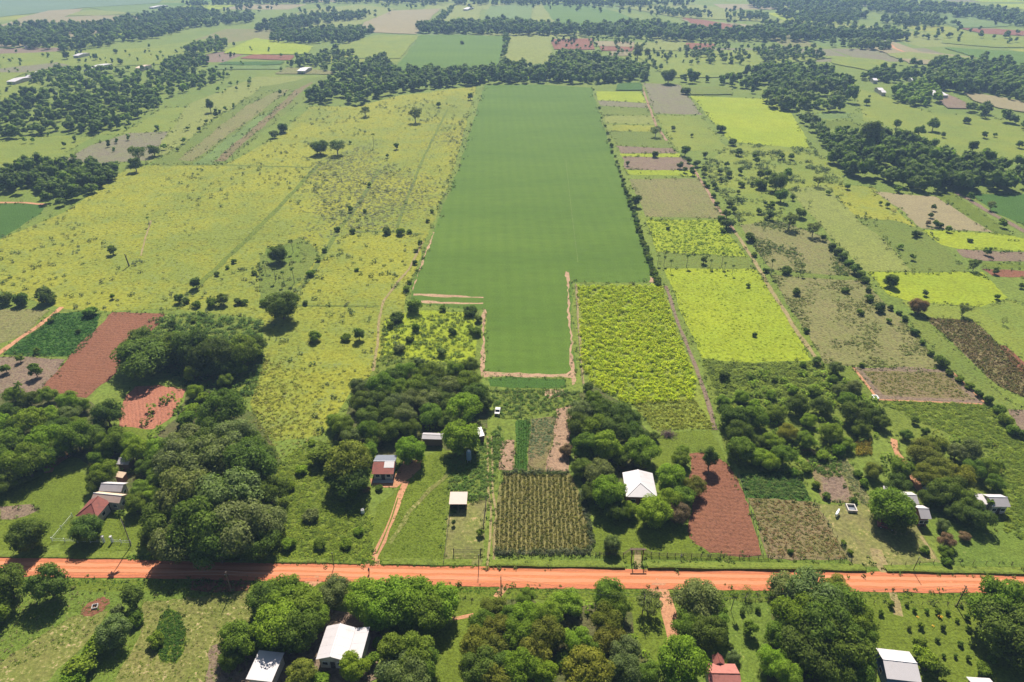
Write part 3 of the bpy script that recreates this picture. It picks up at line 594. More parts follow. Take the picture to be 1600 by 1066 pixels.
def add_proto(kind, n, hc, **kw):
    tr = kw.pop('trunk', {})
    PROTO[kind] = (hc, [])
    for i in range(n):
        sd_ = hash_seed(kind)+i*17
        V, Q, T = crown(sd_, **kw)
        me = quads_tris_mesh('crown', V, Q, T, 'leaf')
        tm = trunk_mesh(sd_, kw.get('clear', .14)+kw.get('v', .75)*.55, **tr)
        PROTO[kind][1].append((me, tm))
def hash_seed(s): return sum(ord(c)*(i+3)*31 for i, c in enumerate(s)) % 9973
# hc = height of crown centre per unit crown width
add_proto('mango', 4, .50, nl=26, v=.74, clear=.12, rmin=.13, rmax=.21, nleaf=4200, leaf=.025, spread=.35, corek=.78)
add_proto('broad', 5, .50, nl=22, v=.70, clear=.16, rmin=.12, rmax=.23, nleaf=3800, leaf=.025, spread=.36, corek=.70)
add_proto('open', 4, .62, nl=15, v=.72, clear=.26, rmin=.09, rmax=.16, nleaf=1500, leaf=.032, spread=.38, corek=.5, trunk=dict(limbs=7, spread=.3, mat='pale_bark'))
add_proto('tall', 4, .95, nl=22, v=1.35, clear=.28, rmin=.14, rmax=.22, nleaf=2200, leaf=.038, spread=.30, corek=.7, trunk=dict(r=.035))
add_proto('bush', 5, .36, nl=12, v=.62, clear=.04, rmin=.14, rmax=.24, nleaf=700, leaf=.055, spread=.32, corek=.8, trunk=dict(r=.02, limbs=3))
add_proto('small', 5, .58, nl=11, v=.80, clear=.18, rmin=.15, rmax=.24, nleaf=520, leaf=.062, spread=.30, corek=.78, trunk=dict(r=.03, limbs=4))
add_proto('sparse', 2, .66, nl=10, v=.7, clear=.3, rmin=.08, rmax=.13, nleaf=420, leaf=.032, spread=.38, core=None, trunk=dict(limbs=9, spread=.36, mat='pale_bark', r=.022))
def palm_meshes(seed):
    rnd = random.Random(seed); m = MB(); H = 1.35
    pts = [Vector((.05*math.sin(t*2), .03*t, H*t)) for t in (0, .35, .7, 1.0)]
    for i in range(3): m.bar(pts[i]-Vector((0, 0, .02 if i == 0 else 0)), pts[i+1], .045-.006*i, .040-.006*i, 6)
    tm = mesh_np('trunk', m.v, m.f, 'pale_bark'); top = pts[-1]
    V = []; F = []
    for k in range(22):
        a = k*2.399; el = rnd.uniform(-.25, 1.1); L = rnd.uniform(.42, .55); prev = None
        for j in range(6):
            t = j/5; e = el-1.25*t*t; r_ = L*t*math.cos(el*.8)*(1-.12*t); z = L*(math.sin(el)*t-.6*t*t)
            c = top+Vector((r_*math.cos(a), r_*math.sin(a), z)); wd = .085*math.sin(math.pi*min(1, .18+.82*t))+.008
            n = Vector((-math.sin(a), math.cos(a), 0)); i0 = len(V)
            V += [tuple(c+n*wd-Vector((0, 0, wd*.6))), tuple(c), tuple(c-n*wd-Vector((0, 0, wd*.6)))]
            if j: F += [(i0-3, i0-2, i0+1, i0), (i0-2, i0-1, i0+2, i0+1)]
    return mesh_np('fronds', V, F, 'leaf'), tm
PROTO['palm'] = (1.33, [palm_meshes(s) for s in (1, 2, 3)])

TINT = {'d': (.090, .134, .019), 'g': (.122, .182, .018), 'b': (.160, .240, .020), 'o': (.152, .165, .022), 's': (.135, .172, .052), 'p': (.19, .13, .068), 'y': (.16, .21, .018), 'k': (.066, .102, .017)}
TWORD = {'d': 'dark green', 'g': 'green', 'b': 'bright green', 'o': 'olive green', 's': 'grey-green', 'p': 'brownish', 'y': 'yellow-green', 'k': 'very dark green'}
KIND = {'mango': ('mango_tree', 'dense round tree', 'tree'), 'broad': ('broadleaf_tree', 'leafy tree', 'tree'), 'open': ('open_tree', 'loose-crowned tree', 'tree'),
        'tall': ('tall_tree', 'tall tree', 'tree'), 'bush': ('bush', 'bush', 'bush'), 'small': ('small_tree', 'small tree', 'tree'), 'sparse': ('thin_tree', 'thin-leaved tree', 'tree'), 'palm': ('palm_tree', 'palm', 'palm')}
ONES = ['', 'first', 'second', 'third', 'fourth', 'fifth', 'sixth', 'seventh', 'eighth', 'ninth', 'tenth', 'eleventh', 'twelfth', 'thirteenth', 'fourteenth', 'fifteenth', 'sixteenth', 'seventeenth', 'eighteenth', 'nineteenth']
TENS = ['', '', 'twent', 'thirt', 'fort', 'fift', 'sixt', 'sevent', 'eight', 'ninet']
def ordinal(i):
    if i < 20: return ONES[i]
    t, o = divmod(i, 10)
    return TENS[t]+'ieth' if o == 0 else TENS[t]+'y-'+ONES[o]
def plant(kind, x, y, wpx, tint, label, group, vs=1.0):
    hc, protos = PROTO[kind]
    z = 0; W = 1
    for _ in range(4):
        W = wpx*depth(x, y, z)/FPX*1.04; z = hc*W*vs
        if kind == 'palm': z = W*(hc+(vs-1)*1.35)
    p = G(x, y, z); me, tm = R.choice(protos)
    nm = KIND[kind][0]
    o = thing(nm, label, KIND[kind][2], (p.x, p.y, 0), R.uniform(0, 6.28), group, W); o.scale = (W, W*R.uniform(.92, 1.08), W*(1 if kind == 'palm' else vs))
    t = link('trunk', tm, o)
    c = link('fronds' if kind == 'palm' else 'crown', me, o)
    if kind == 'palm': t.scale.z = vs; c.location.z = (vs-1)*1.35
    col = TINT[tint]; j = R.uniform(.86, 1.16); c.color = (col[0]*j*R.uniform(.9, 1.12), col[1]*j, col[2]*j*R.uniform(.85, 1.15), 1)
    return o
def grove(place, kind, tints, pts, group=None):
    """pts: (x, y, w[, tint[, kind[, vscale]]]); label = look + its count from the left within the group"""
    pts = sorted(pts, key=lambda p: (p[0], p[1])); wk = .9 if len(pts) > 12 and kind == 'broad' and 'canopy' not in place else 1.0
    for i, p in enumerate(pts):
        tn = p[3] if len(p) > 3 and p[3] else R.choice(tints); kd = p[4] if len(p) > 4 and p[4] else kind; vs = p[5] if len(p) > 5 else (R.uniform(1.3, 1.9) if kd == 'palm' else R.uniform(.85, 1.08))
        if len(pts) == 1: lab = f'{TWORD[tn]} {KIND[kd][1]} {place}'
        else: lab = f'{TWORD[tn].replace("very ", "")} {KIND[kd][1]}, {ordinal(i+1)} from left {place}'
        plant(kd, p[0], p[1], p[2]*wk, tn, lab, group or ('trees '+place), vs)

grove('in the wood above the red ploughed square', 'broad', 'dgk', [(226,556,86,'d','broad',.6),(275,543,56),(303,542,60),(335,553,58),(375,550,55),(302,582,30,'g'),(368,577,28,'g'),(352,594,22,'g'),(220,535,50),(395,540,36),(320,572,34),(345,572,40)])
grove('on the brown plot at far left', 'small', 'g', [(54,578,22),(28,600,18,'d','palm'),(30,560,13),(56,547,10),(8,575,16)])
grove('around the bright red square plot', 'broad', 'dg', [(166,648,46,'k'),(350,638,64,'d'),(305,612,24,'b'),(318,622,22,'b','bush'),(300,640,22,'b','bush'),(290,655,28,'g','bush'),(325,655,40,'g')])
grove('in the wood on the left edge', 'broad', 'dggb', [(20,617,30),(45,624,34),(72,618,34),(105,625,34),(128,633,26),(5,645,40),(45,658,52,'b'),(78,650,38),(107,648,36,'s'),(122,662,30,'g'),(10,690,50,'g'),(65,690,58,'b'),(90,672,44),(118,684,60),(147,682,45),(28,665,40),(-5,665,44),(95,700,40,'d'),(40,722,62,'g'),(12,728,52),(-12,712,50),(68,715,44),(5,752,44,'d'),(-15,760,40)])
grove('in the wood behind the left farmhouse', 'broad', 'dgb', [(172,690,46,'g'),(192,690,40,'b'),(212,702,46),(155,712,34,'g'),(163,737,44,'g'),(245,704,44,'b'),(245,747,42,'g'),(220,765,34,'g'),(210,787,36,'g'),(237,772,28,'b'),(262,722,44,'d'),(270,702,46,'d'),(228,728,34,'d'),(150,752,34,'d')])
grove('in the big dark canopy above the road', 'broad', 'dds', [(292,690,52),(316,698,60),(340,670,56),(368,682,58),(390,695,46),(275,720,66),(330,718,86),(388,728,78),(420,768,56),(292,768,84),(358,776,96),(256,808,60),(312,824,92),(378,822,90),(420,812,56),(272,848,66),(340,852,70),(402,850,56),(240,835,44),(412,715,40)], )
grove('on the lawn by the white fence', 'mango', 'd', [(41,836,54),(135,826,46)])
grove('in the far lower left corner', 'broad', 'dg', [(10,912,58,'d','broad',1.15),(73,910,56,'d','broad',1.15),(-18,950,56)])
grove('along the lower left hedge bank', 'broad', 'gb', [(206,930,36,'d','tall',.8),(184,954,20,'s','bush'),(211,968,26,'g','bush'),(180,986,52,'s'),(150,1012,40,'b','bush'),(128,1040,48,'b','bush'),(110,1066,40,'b','bush'),(244,1000,26,'g','bush')])
grove('around the house below the road', 'mango', 'dgb', [(372,998,60,'g'),(415,936,56),(446,930,66),(476,946,66,'g'),(436,974,76),(466,985,66,'d'),(492,966,48,'g'),(408,992,40),(526,922,48,'s','broad'),(551,1040,46,'b'),(470,1052,46,'o'),(430,1010,36,'d'),(360,1030,36,'d'),(500,1062,30,'b','bush'),(590,1006,18,'g','bush'),(582,1030,24,'g','bush'),(618,987,15,'g','bush')])
grove('in the round grove just below the road', 'mango', 'gb', [(572,935,64),(612,934,74),(648,937,76),(685,942,62),(592,954,60),(632,954,66),(668,960,60,'g')])
grove('right of the white-roofed house', 'tall', 'gs', [(611,1012,40,'g'),(643,1020,64,'g','broad'),(625,1042,60,'s','broad'),(663,1034,48,'g','broad'),(640,1060,60,'s','broad')])
grove('in the mixed wood below the road', 'broad', 'ggobd', [(772,950,40,'o'),(752,975,44,'g'),(774,982,54,'o'),(797,965,40,'g'),(742,1004,56,'o'),(764,1014,58,'o'),(748,1042,58,'d'),(788,1044,50,'d'),(772,1062,56,'o'),(823,934,32,'g'),(888,940,48,'b'),(858,958,48,'b'),(817,960,48,'b'),(850,990,58,'o'),(812,990,58,'g'),(832,1016,56,'o'),(808,1042,58,'b'),(868,997,36,'g'),(903,1002,46,'b'),(951,927,54,'g'),(962,948,48,'g'),(948,970,56,'o'),(950,996,50,'o'),(976,1018,48,'s'),(975,1042,50,'s'),(915,1050,84,'o','mango'),(850,1050,46,'b'),(880,1030,30,'g','bush'),(930,1020,36,'g'),(1016,1052,40,'g')])
grove('beside the curved driveway below the road', 'broad', 'g', [(1014,940,40,'s','open'),(1064,1033,74,'b','mango')])
grove('right of the curved driveway below the road', 'broad', 'gs', [(1092,936,66,'s'),(1122,952,32,'g','tall',.8),(1076,978,44,'g'),(1110,990,54,'d'),(1124,972,34,'g','tall',.7),(1090,962,44,'s'),(1147,1027,20,'s'),(1142,1010,10,'d','bush')])
grove('in the small orchard below the road', 'small', 'g', [(1148,930,15,'d','palm'),(1167,925,26,'g','sparse'),(1160,956,10,'d'),(1184,952,10,'d'),(1172,982,25,'g'),(1196,1000,18,'g','sparse')])
grove('in the huge dark clump right of the orchard', 'broad', 'gsd', [(1232,920,58,'s'),(1272,935,92,'s'),(1306,920,46,'o'),(1308,948,86,'g'),(1336,968,66,'g'),(1288,978,100,'d'),(1250,961,76,'g'),(1348,994,48,'g'),(1313,1008,86,'d'),(1263,1011,86,'d'),(1220,994,50,'g'),(1208,1034,50,'b'),(1232,1052,48,'b'),(1348,1048,46,'g'),(1300,1046,60,'d')])
grove('in the clump at the lower right edge', 'broad', 'dg', [(1564,946,84,'g'),(1594,940,66,'g'),(1577,988,86,'d'),(1606,1010,80,'d'),(1600,975,80,'d')])
grove('in the thicket beside the white barn', 'small', 'g', [(1438,1004,24),(1443,1020,26,'b'),(1451,1037,34,'b'),(1537,1046,26,'g','bush'),(1470,1050,26,'d'),(1550,1030,14,'g','bush')])
garden = [(1421,985),(1429,956),(1448,957),(1466,958),(1481,960),(1465,1003),(1501,1008),(1520,1011),(1475,1028),(1493,1028),(1513,1031),(1514,985),(1503,950),(1512,967),(1417,947),(1393,947),(1377,960),(1439,980),(1474,983),(1496,972)]
grove('of the young saplings in the green garden', 'small', 'dg', [(x, y-3, R.uniform(6, 11)) for x, y in garden], group='garden saplings')
grove('by the brown tiled house', 'mango', 'db', [(642,705,47,'b'),(722,684,56,'b'),(545,722,68,'o'),(550,748,56,'d'),(575,706,32,'g'),(582,690,24,'g'),(592,762,12,'d','bush'),(572,765,14,'p','bush')])
grove('in the wood below the big field', 'broad', 'ddgs', [(635,580,38),(677,587,44),(712,580,34),(735,572,28),(562,605,34),(595,602,44),(625,607,40),(650,604,44),(675,607,44),(700,605,44),(732,597,44),(565,627,40),(590,622,44),(615,632,40),(640,627,44),(670,625,44),(700,627,40),(725,635,54,'b'),(745,615,40),(575,650,40,'d'),(605,645,40),(632,650,40),(675,647,44),(755,630,30),(535,665,38,'g'),(550,684,34,'s'),(575,672,38,'g'),(610,670,44,'g'),(522,658,28,'g'),(640,668,32,'d'),(700,655,36,'d'),(660,585,36),(612,588,32)])
grove('among the weeds left of the mango yard', 'bush', 'gb', [(487,692,12),(502,712,40,'g'),(520,735,26,'g'),(470,735,20,'b'),(455,760,16),(485,805,26,'s'),(500,850,22),(450,850,24),(540,850,18),(560,830,16)])
grove('in the grove behind the hip-roofed house', 'mango', 'dgb', [(920,605,18,'d','bush'),(928,622,24,'g','broad'),(907,642,36,'s','broad'),(940,642,40,'d','broad'),(970,646,40,'d','broad'),(987,657,34,'d','broad'),(905,662,38,'d','broad'),(930,668,44,'g','broad'),(960,670,44,'d','broad'),(985,677,34,'d','broad'),(917,697,44,'g'),(947,697,50,'b'),(1004,705,50,'b'),(1000,684,30,'d'),(1022,682,16,'d'),(886,704,20,'p','broad'),(970,712,36,'d')])
grove('close around the hip-roofed house', 'mango', 'gb', [(937,740,48,'s'),(910,730,34,'d'),(957,728,15,'g'),(952,770,52,'b'),(925,768,34,'d'),(982,796,28,'b'),(1022,800,50,'b'),(1047,746,44,'b'),(1068,704,20,'g'),(1064,717,28,'g'),(1083,760,34,'o','broad'),(1066,776,40,'g'),(1045,782,40,'b'),(962,800,36,'d'),(1058,800,36,'p')])
grove('on the red field right of the hip-roofed house', 'tall', 'd', [(1110,714,27,'d','tall',.95)])
grove('with a trimmed crown at the wooden gate', 'mango', 's', [(956,850,30,'s','mango',1.1)])
grove('in the wood right of the yellow field', 'broad', 'dgb', [(1147,652,46,'d'),(1178,650,44,'g'),(1157,676,42,'d'),(1157,702,52,'g','mango'),(1187,714,38,'b','mango'),(1132,587,20,'d'),(1175,590,12,'d'),(1130,628,24,'g'),(1160,620,24,'b'),(1247,632,36,'d'),(1284,634,34,'d'),(1262,657,28,'b'),(1213,646,32,'g'),(1232,676,34,'o'),(1207,690,32,'b'),(1258,688,32,'g'),(1300,676,36,'g'),(1322,694,26,'b'),(1337,644,44,'d'),(1364,644,30,'d'),(1379,660,26,'d'),(1335,604,26,'s'),(1312,610,22,'s'),(1325,624,28,'g'),(1345,668,32,'d'),(1225,712,38,'g'),(1205,722,32,'b'),(1260,732,22,'g','bush'),(1310,704,24,'b','bush'),(1277,563,16,'d','tall',.6),(1307,575,24,'s'),(1302,593,18,'g'),(1210,594,10,'d'),(1255,570,12,'g'),(1240,610,20,'b','bush'),(1272,612,22,'g','bush'),(1205,618,20,'b','bush'),(1185,690,26,'d'),(1180,632,20,'b','bush'),(1285,712,22,'b','bush'),(1240,738,18,'b','bush')])
grove('around the two-gabled house at right', 'broad', 'dgo', [(1365,735,30,'o'),(1410,732,38,'g'),(1402,755,38,'d'),(1442,705,48,'o'),(1462,697,40,'o'),(1457,723,48,'o'),(1450,745,44,'o'),(1475,737,48,'o'),(1490,762,48,'d'),(1475,767,46,'d'),(1500,745,44,'o'),(1512,785,44,'g'),(1495,707,34,'s'),(1517,702,36,'s'),(1522,732,36,'g'),(1547,730,34,'g'),(1555,755,30,'g'),(1394,793,74,'g','mango'),(1405,810,50,'d','mango'),(1474,820,22,'s'),(1479,844,28,'p'),(1478,862,22,'g'),(1446,860,18,'g','bush'),(1527,805,46,'d'),(1500,800,40,'d'),(1455,780,34,'d'),(1417,680,20,'d'),(1430,657,14,'d'),(1447,674,14,'d'),(1508,838,18,'p')])
grove('along the hedge at the far right slope', 'bush', 'dg', [(1562,640,18),(1572,655,22),(1582,672,20),(1596,678,18),(1472,564,22),(1484,582,12),(1500,592,14),(1515,603,14),(1530,615,14),(1545,625,16)])
grove('by the brown stubble plots above the road', 'bush', 'dg', [(1235,862,10),(1328,863,10),(1318,848,10),(1347,570,9),(1335,782,12),(1292,775,14),(1275,758,14),(1250,742,12),(1350,755,16),(1340,740,14)])
# middle distance
grove('in the wide yellow pasture on the left', 'small', 'dg', [(175,390,16),(230,340,7,'d','palm'),(175,463,9),(354,303,10,'s','sparse'),(547,326,9),(577,288,7),(435,396,30,'d','mango'),(440,476,52,'d','mango'),(499,229,26,'d','mango'),(526,228,26,'d','open'),(582,210,8,'d','palm'),(619,228,9,'d'),(547,222,5),(605,243,6),(442,200,18,'d','bush'),(428,210,14,'d','bush'),(570,172,16,'s','open'),(648,177,22,'s','open'),(685,163,9),(735,150,10),(412,473,14,'d','bush'),(477,473,10,'d','bush')])
grove('of the palms in the yellow pasture', 'palm', 'd', [(455,376,9),(404,412,8),(412,409,8),(427,420,10),(441,425,9),(456,420,11)])
grove('along the diagonal pasture hedge', 'bush', 'dg', [(70,463,30,'d'),(32,468,24),(8,466,24),(305,441,18,'d','small'),(279,466,16,'d','small'),(291,470,12),(307,476,14),(331,473,18),(347,467,20,'d','small'),(372,471,14),(382,472,11),(268,506,16,'d','small'),(317,491,7),(302,501,9),(339,428,9),(365,408,9),(397,426,9),(355,418,7),(140,486,22,'g'),(122,518,9),(80,501,10)])
grove('in the scrub beside the big green field', 'bush', 'dg', [(485,426,14),(497,406,9),(507,391,9),(527,358,10),(551,361,10),(604,361,15),(625,362,15),(640,362,9),(635,451,12),(647,478,26),(620,496,22),(692,482,12),(735,486,22),(747,498,14),(745,518,16),(737,516,12),(650,512,14),(560,521,20,'d','small'),(540,527,16),(492,526,20),(610,508,12),(707,518,14),(557,421,8),(650,391,8),(656,378,8),(648,410,9),(640,440,9),(668,345,7),(675,330,7),(570,330,7),(655,565,18,'s'),(690,550,16,'s'),(625,545,18,'s'),(640,530,14)])
hl = []
for i in range(46):
    t = (i/45)**.62; y = 140+t*305; x = 926+(y-140)*(.325+.00004*(y-140))
    hl.append((x+R.uniform(-1.5, 1.5), y+R.uniform(-1, 1), (3.6+6.4*t)*R.uniform(.8, 1.35)))
grove('in the hedge right of the big green field', 'bush', 'dg', hl+[(995,313,17,'d','small')])
grove('of the palms between the bright yellow fields', 'palm', 'd', [(1029,400,8),(1039,401,8),(1050,407,8),(1075,399,10),(1100,406,12,'d','small'),(1112,407,8),(1131,396,9),(1134,411,7),(1146,415,7)])
grove('along the dirt track at right', 'bush', 'dg', [(1127,280,8,'d','small'),(1159,288,11),(1140,318,13),(1155,311,8),(1127,341,13),(1137,350,23,'d'),(1136,333,15,'d','small'),(1172,371,18),(1189,272,14,'d','small'),(1190,288,20),(1198,341,9),(1044,356,7),(1169,446,8),(1179,398,10),(1197,422,10),(1179,523,9),(1115,305,9),(1106,290,8),(1120,318,9),(1130,360,9),(1204,336,14,'d','small')])
grove('in the savanna right of the dirt track', 'small', 'dg', [(1235,343,24,'s','open'),(1251,333,19,'d','bush'),(1272,356,22,'s','open'),(1287,371,10),(1229,422,16,'d','bush'),(1209,407,10,'d','palm'),(1254,415,9,'d','palm'),(1245,456,13,'d','bush'),(1321,453,13,'d','bush'),(1260,516,10,'d','bush'),(1345,488,12,'g','bush'),(1389,501,10,'g','bush'),(1239,308,9),(1266,315,9,'s','sparse'),(1222,304,20),(1215,283,28,'d','broad'),(1206,318,9),(1280,281,18,'s','open'),(1325,291,10),(1200,270,14),(1232,270,14)])
grove('in the hedge between tan and pale fields', 'bush', 'dk', [(1300,386,14),(1309,393,15),(1318,401,15),(1327,410,15),(1337,419,17,'d','small'),(1345,428,16),(1352,437,14),(1357,453,9),(1359,466,15),(1375,481,18),(1392,481,10),(1405,488,10),(1414,498,11),(1430,518,14),(1441,535,9),(1455,552,12)])
grove('scattered over the right-hand fields', 'small', 'dg', [(1394,438,22,'d','mango'),(1437,478,26,'p','mango'),(1446,457,10,'s'),(1507,482,20,'s','open'),(1524,412,18,'d','open'),(1556,423,10),(1469,352,11,'d','bush'),(1455,336,9),(1451,348,9,'p'),(1434,365,13,'s','bush'),(1516,375,9,'d','bush'),(1550,320,14,'s','open'),(1397,328,10,'p','sparse'),(1376,317,6),(1387,320,8),(1570,500,14,'s','sparse'),(1559,463,10),(1597,446,10),(1362,208,34,'d','tall'),(1222,243,10),(1237,244,10),(1402,193,14),(1437,203,18),(1460,193,20),(1539,210,11),(1511,188,12,'d','bush'),(1522,228,18),(1542,238,14),(1594,225,12),(1474,210,8),(1355,158,11),(1555,210,7)])
grove('near the far left woods', 'small', 'd', [(214,237,26,'d','open'),(239,234,20),(210,256,20),(327,163,13,'d','tall'),(337,178,8),(311,201,7),(277,233,6),(187,95,9),(180,80,8),(148,88,9),(103,86,12),(188,97,7)])
tl = [(1025,203,17,'s','open'),(1052,200,8),(1081,211,6),(1071,235,16),(1127,200,15,'d','bush'),(1145,222,14,'d','bush'),(1155,237,12),(1072,142,16,'d','bush'),(981,255,7),(1024,241,12,'d','bush'),(722,67,7,'k','bush'),(550,80,9),(1045,118,22,'d','mango'),(997,80,16,'s','tall'),(1012,82,10,'s','tall')]
for i in range(16): tl.append((R.uniform(1060, 1200), R.uniform(240, 275), R.uniform(8, 12)))
for i in range(14): tl.append((R.uniform(1100, 1215), R.uniform(275, 330), R.uniform(6, 10)))
grove('in the scattered trees beyond the green field', 'small', 'dgs', tl)

# ------------------------------------------------------------------ woods that read as one mass, and low ground cover
def inside(P, poly):
    x, y = P[:, 0], P[:, 1]; r = np.zeros(len(P), bool); n = len(poly)
    for i in range(n):
        x1, y1 = poly[i]; x2, y2 = poly[(i+1) % n]
        with np.errstate(divide='ignore', invalid='ignore'):
            r ^= ((y1 > y) != (y2 > y)) & (x < (x2-x1)*(y-y1)/(y2-y1)+x1)
    return r
def clumpy(P, seed, sc_):
    rng = np.random.default_rng(seed); v = np.zeros(len(P))
    for k in range(9):
        a = rng.uniform(0, 6.283); f = sc_*2**rng.uniform(-1, 1.6); v += np.sin(P[:, 0]*f*math.cos(a)+P[:, 1]*f*math.sin(a)*.55+rng.uniform(0, 6.28))
    return v/3
def scatter_pts(pix, n=None, dens=None, seed=0, clump=0):
    poly = [(G(*p).x, G(*p).y) for p in pix]; a = np.array(poly); rng = np.random.default_rng(seed)
    x, y = a[:, 0], a[:, 1]; area = .5*abs(np.dot(x, np.roll(y, 1))-np.dot(y, np.roll(x, 1)))
    n = int(n if n is not None else area*dens)
    out = []; lo, hi = a.min(0), a.max(0); got = 0
    for _ in range(60):
        P = rng.uniform(lo, hi, size=(max(64, n*2), 2)); P = P[inside(P, poly)]
        if clump: P = P[clumpy(P, seed, clump)+rng.normal(size=len(P))*.35 > .25]
        out.append(P); got += len(P)
        if got >= n: break
    P = np.concatenate(out)[:n]
    return P
def mass(name, label, protos, P, smin, smax, tints, seed, zs=1.0, cat=None, group=None, parent=None):
    """one joined mesh of many small plants at P (n,2)"""
    rng = np.random.default_rng(seed); n = len(P)
    if n == 0: return
    s = rng.uniform(smin, smax, n) if not isinstance(smin, np.ndarray) else smin
    a = rng.uniform(0, 6.283, n); k = rng.integers(0, len(protos), n)
    tints = np.array(tints); tc = tints[rng.integers(0, len(tints), n)]*rng.uniform(.8, 1.25, (n, 1))
    VV = []; QQ = []; TT = []; CC = []; off = 0
    for i, (V, Q, T) in enumerate(protos):
        m = np.where(k == i)[0]
        if not len(m): continue
        ca, sa = np.cos(a[m])[:, None], np.sin(a[m])[:, None]
        hz = (zs*rng.uniform(.8, 1.25, len(m)))[:, None]
        X = (V[None, :, 0]*ca-V[None, :, 1]*sa)*s[m][:, None]+P[m, 0][:, None]
        Y = (V[None, :, 0]*sa+V[None, :, 1]*ca)*s[m][:, None]+P[m, 1][:, None]
        Z = V[None, :, 2]*s[m][:, None]*hz+np.zeros_like(X)
        VV.append(np.stack([X, Y, Z], -1).reshape(-1, 3))
        o = (off+np.arange(len(m))*len(V))[:, None, None]
        QQ.append((Q[None]+o).reshape(-1, 4)); TT.append((T[None]+o).reshape(-1, 3)); off += len(m)*len(V)
        CC.append(np.repeat(tc[m], len(V), axis=0))
    V = np.concatenate(VV); me = quads_tris_mesh(name, V, np.concatenate(QQ), np.concatenate(TT), 'leaf_mass')
    at = me.color_attributes.new('tint', 'FLOAT_COLOR', 'POINT')
    cc = np.ones((len(V), 4), np.float32); cc[:, :3] = np.concatenate(CC); at.data.foreach_set('color', cc.ravel())
    o = link(name, me, parent, kind='stuff', label=label, cat=cat, group=group); return o
T1 = lambda *k: [TINT[c] for c in k]
FAR = [crown(500+i, nl=7, v=.8, clear=.12, rmin=.16, rmax=.26, nleaf=70, leaf=.085, core=ICO1, corek=.85, spread=.28) for i in range(5)]
FARL = [crown(600+i, nl=5, v=.9, clear=.08, rmin=.18, rmax=.28, nleaf=26, leaf=.12, core=ICO1, corek=.9, spread=.24) for i in range(4)]
SHRUB = [crown(700+i, nl=3, v=.5, clear=.0, rmin=.2, rmax=.3, nleaf=26, leaf=.15, core=None, spread=.25, up=1.6) for i in range(5)]
TUFT = [crown(800+i, nl=1, v=.45, clear=.0, rmin=.25, rmax=.35, nleaf=9, leaf=.2, core=None, spread=.2, up=1.0) for i in range(5)]
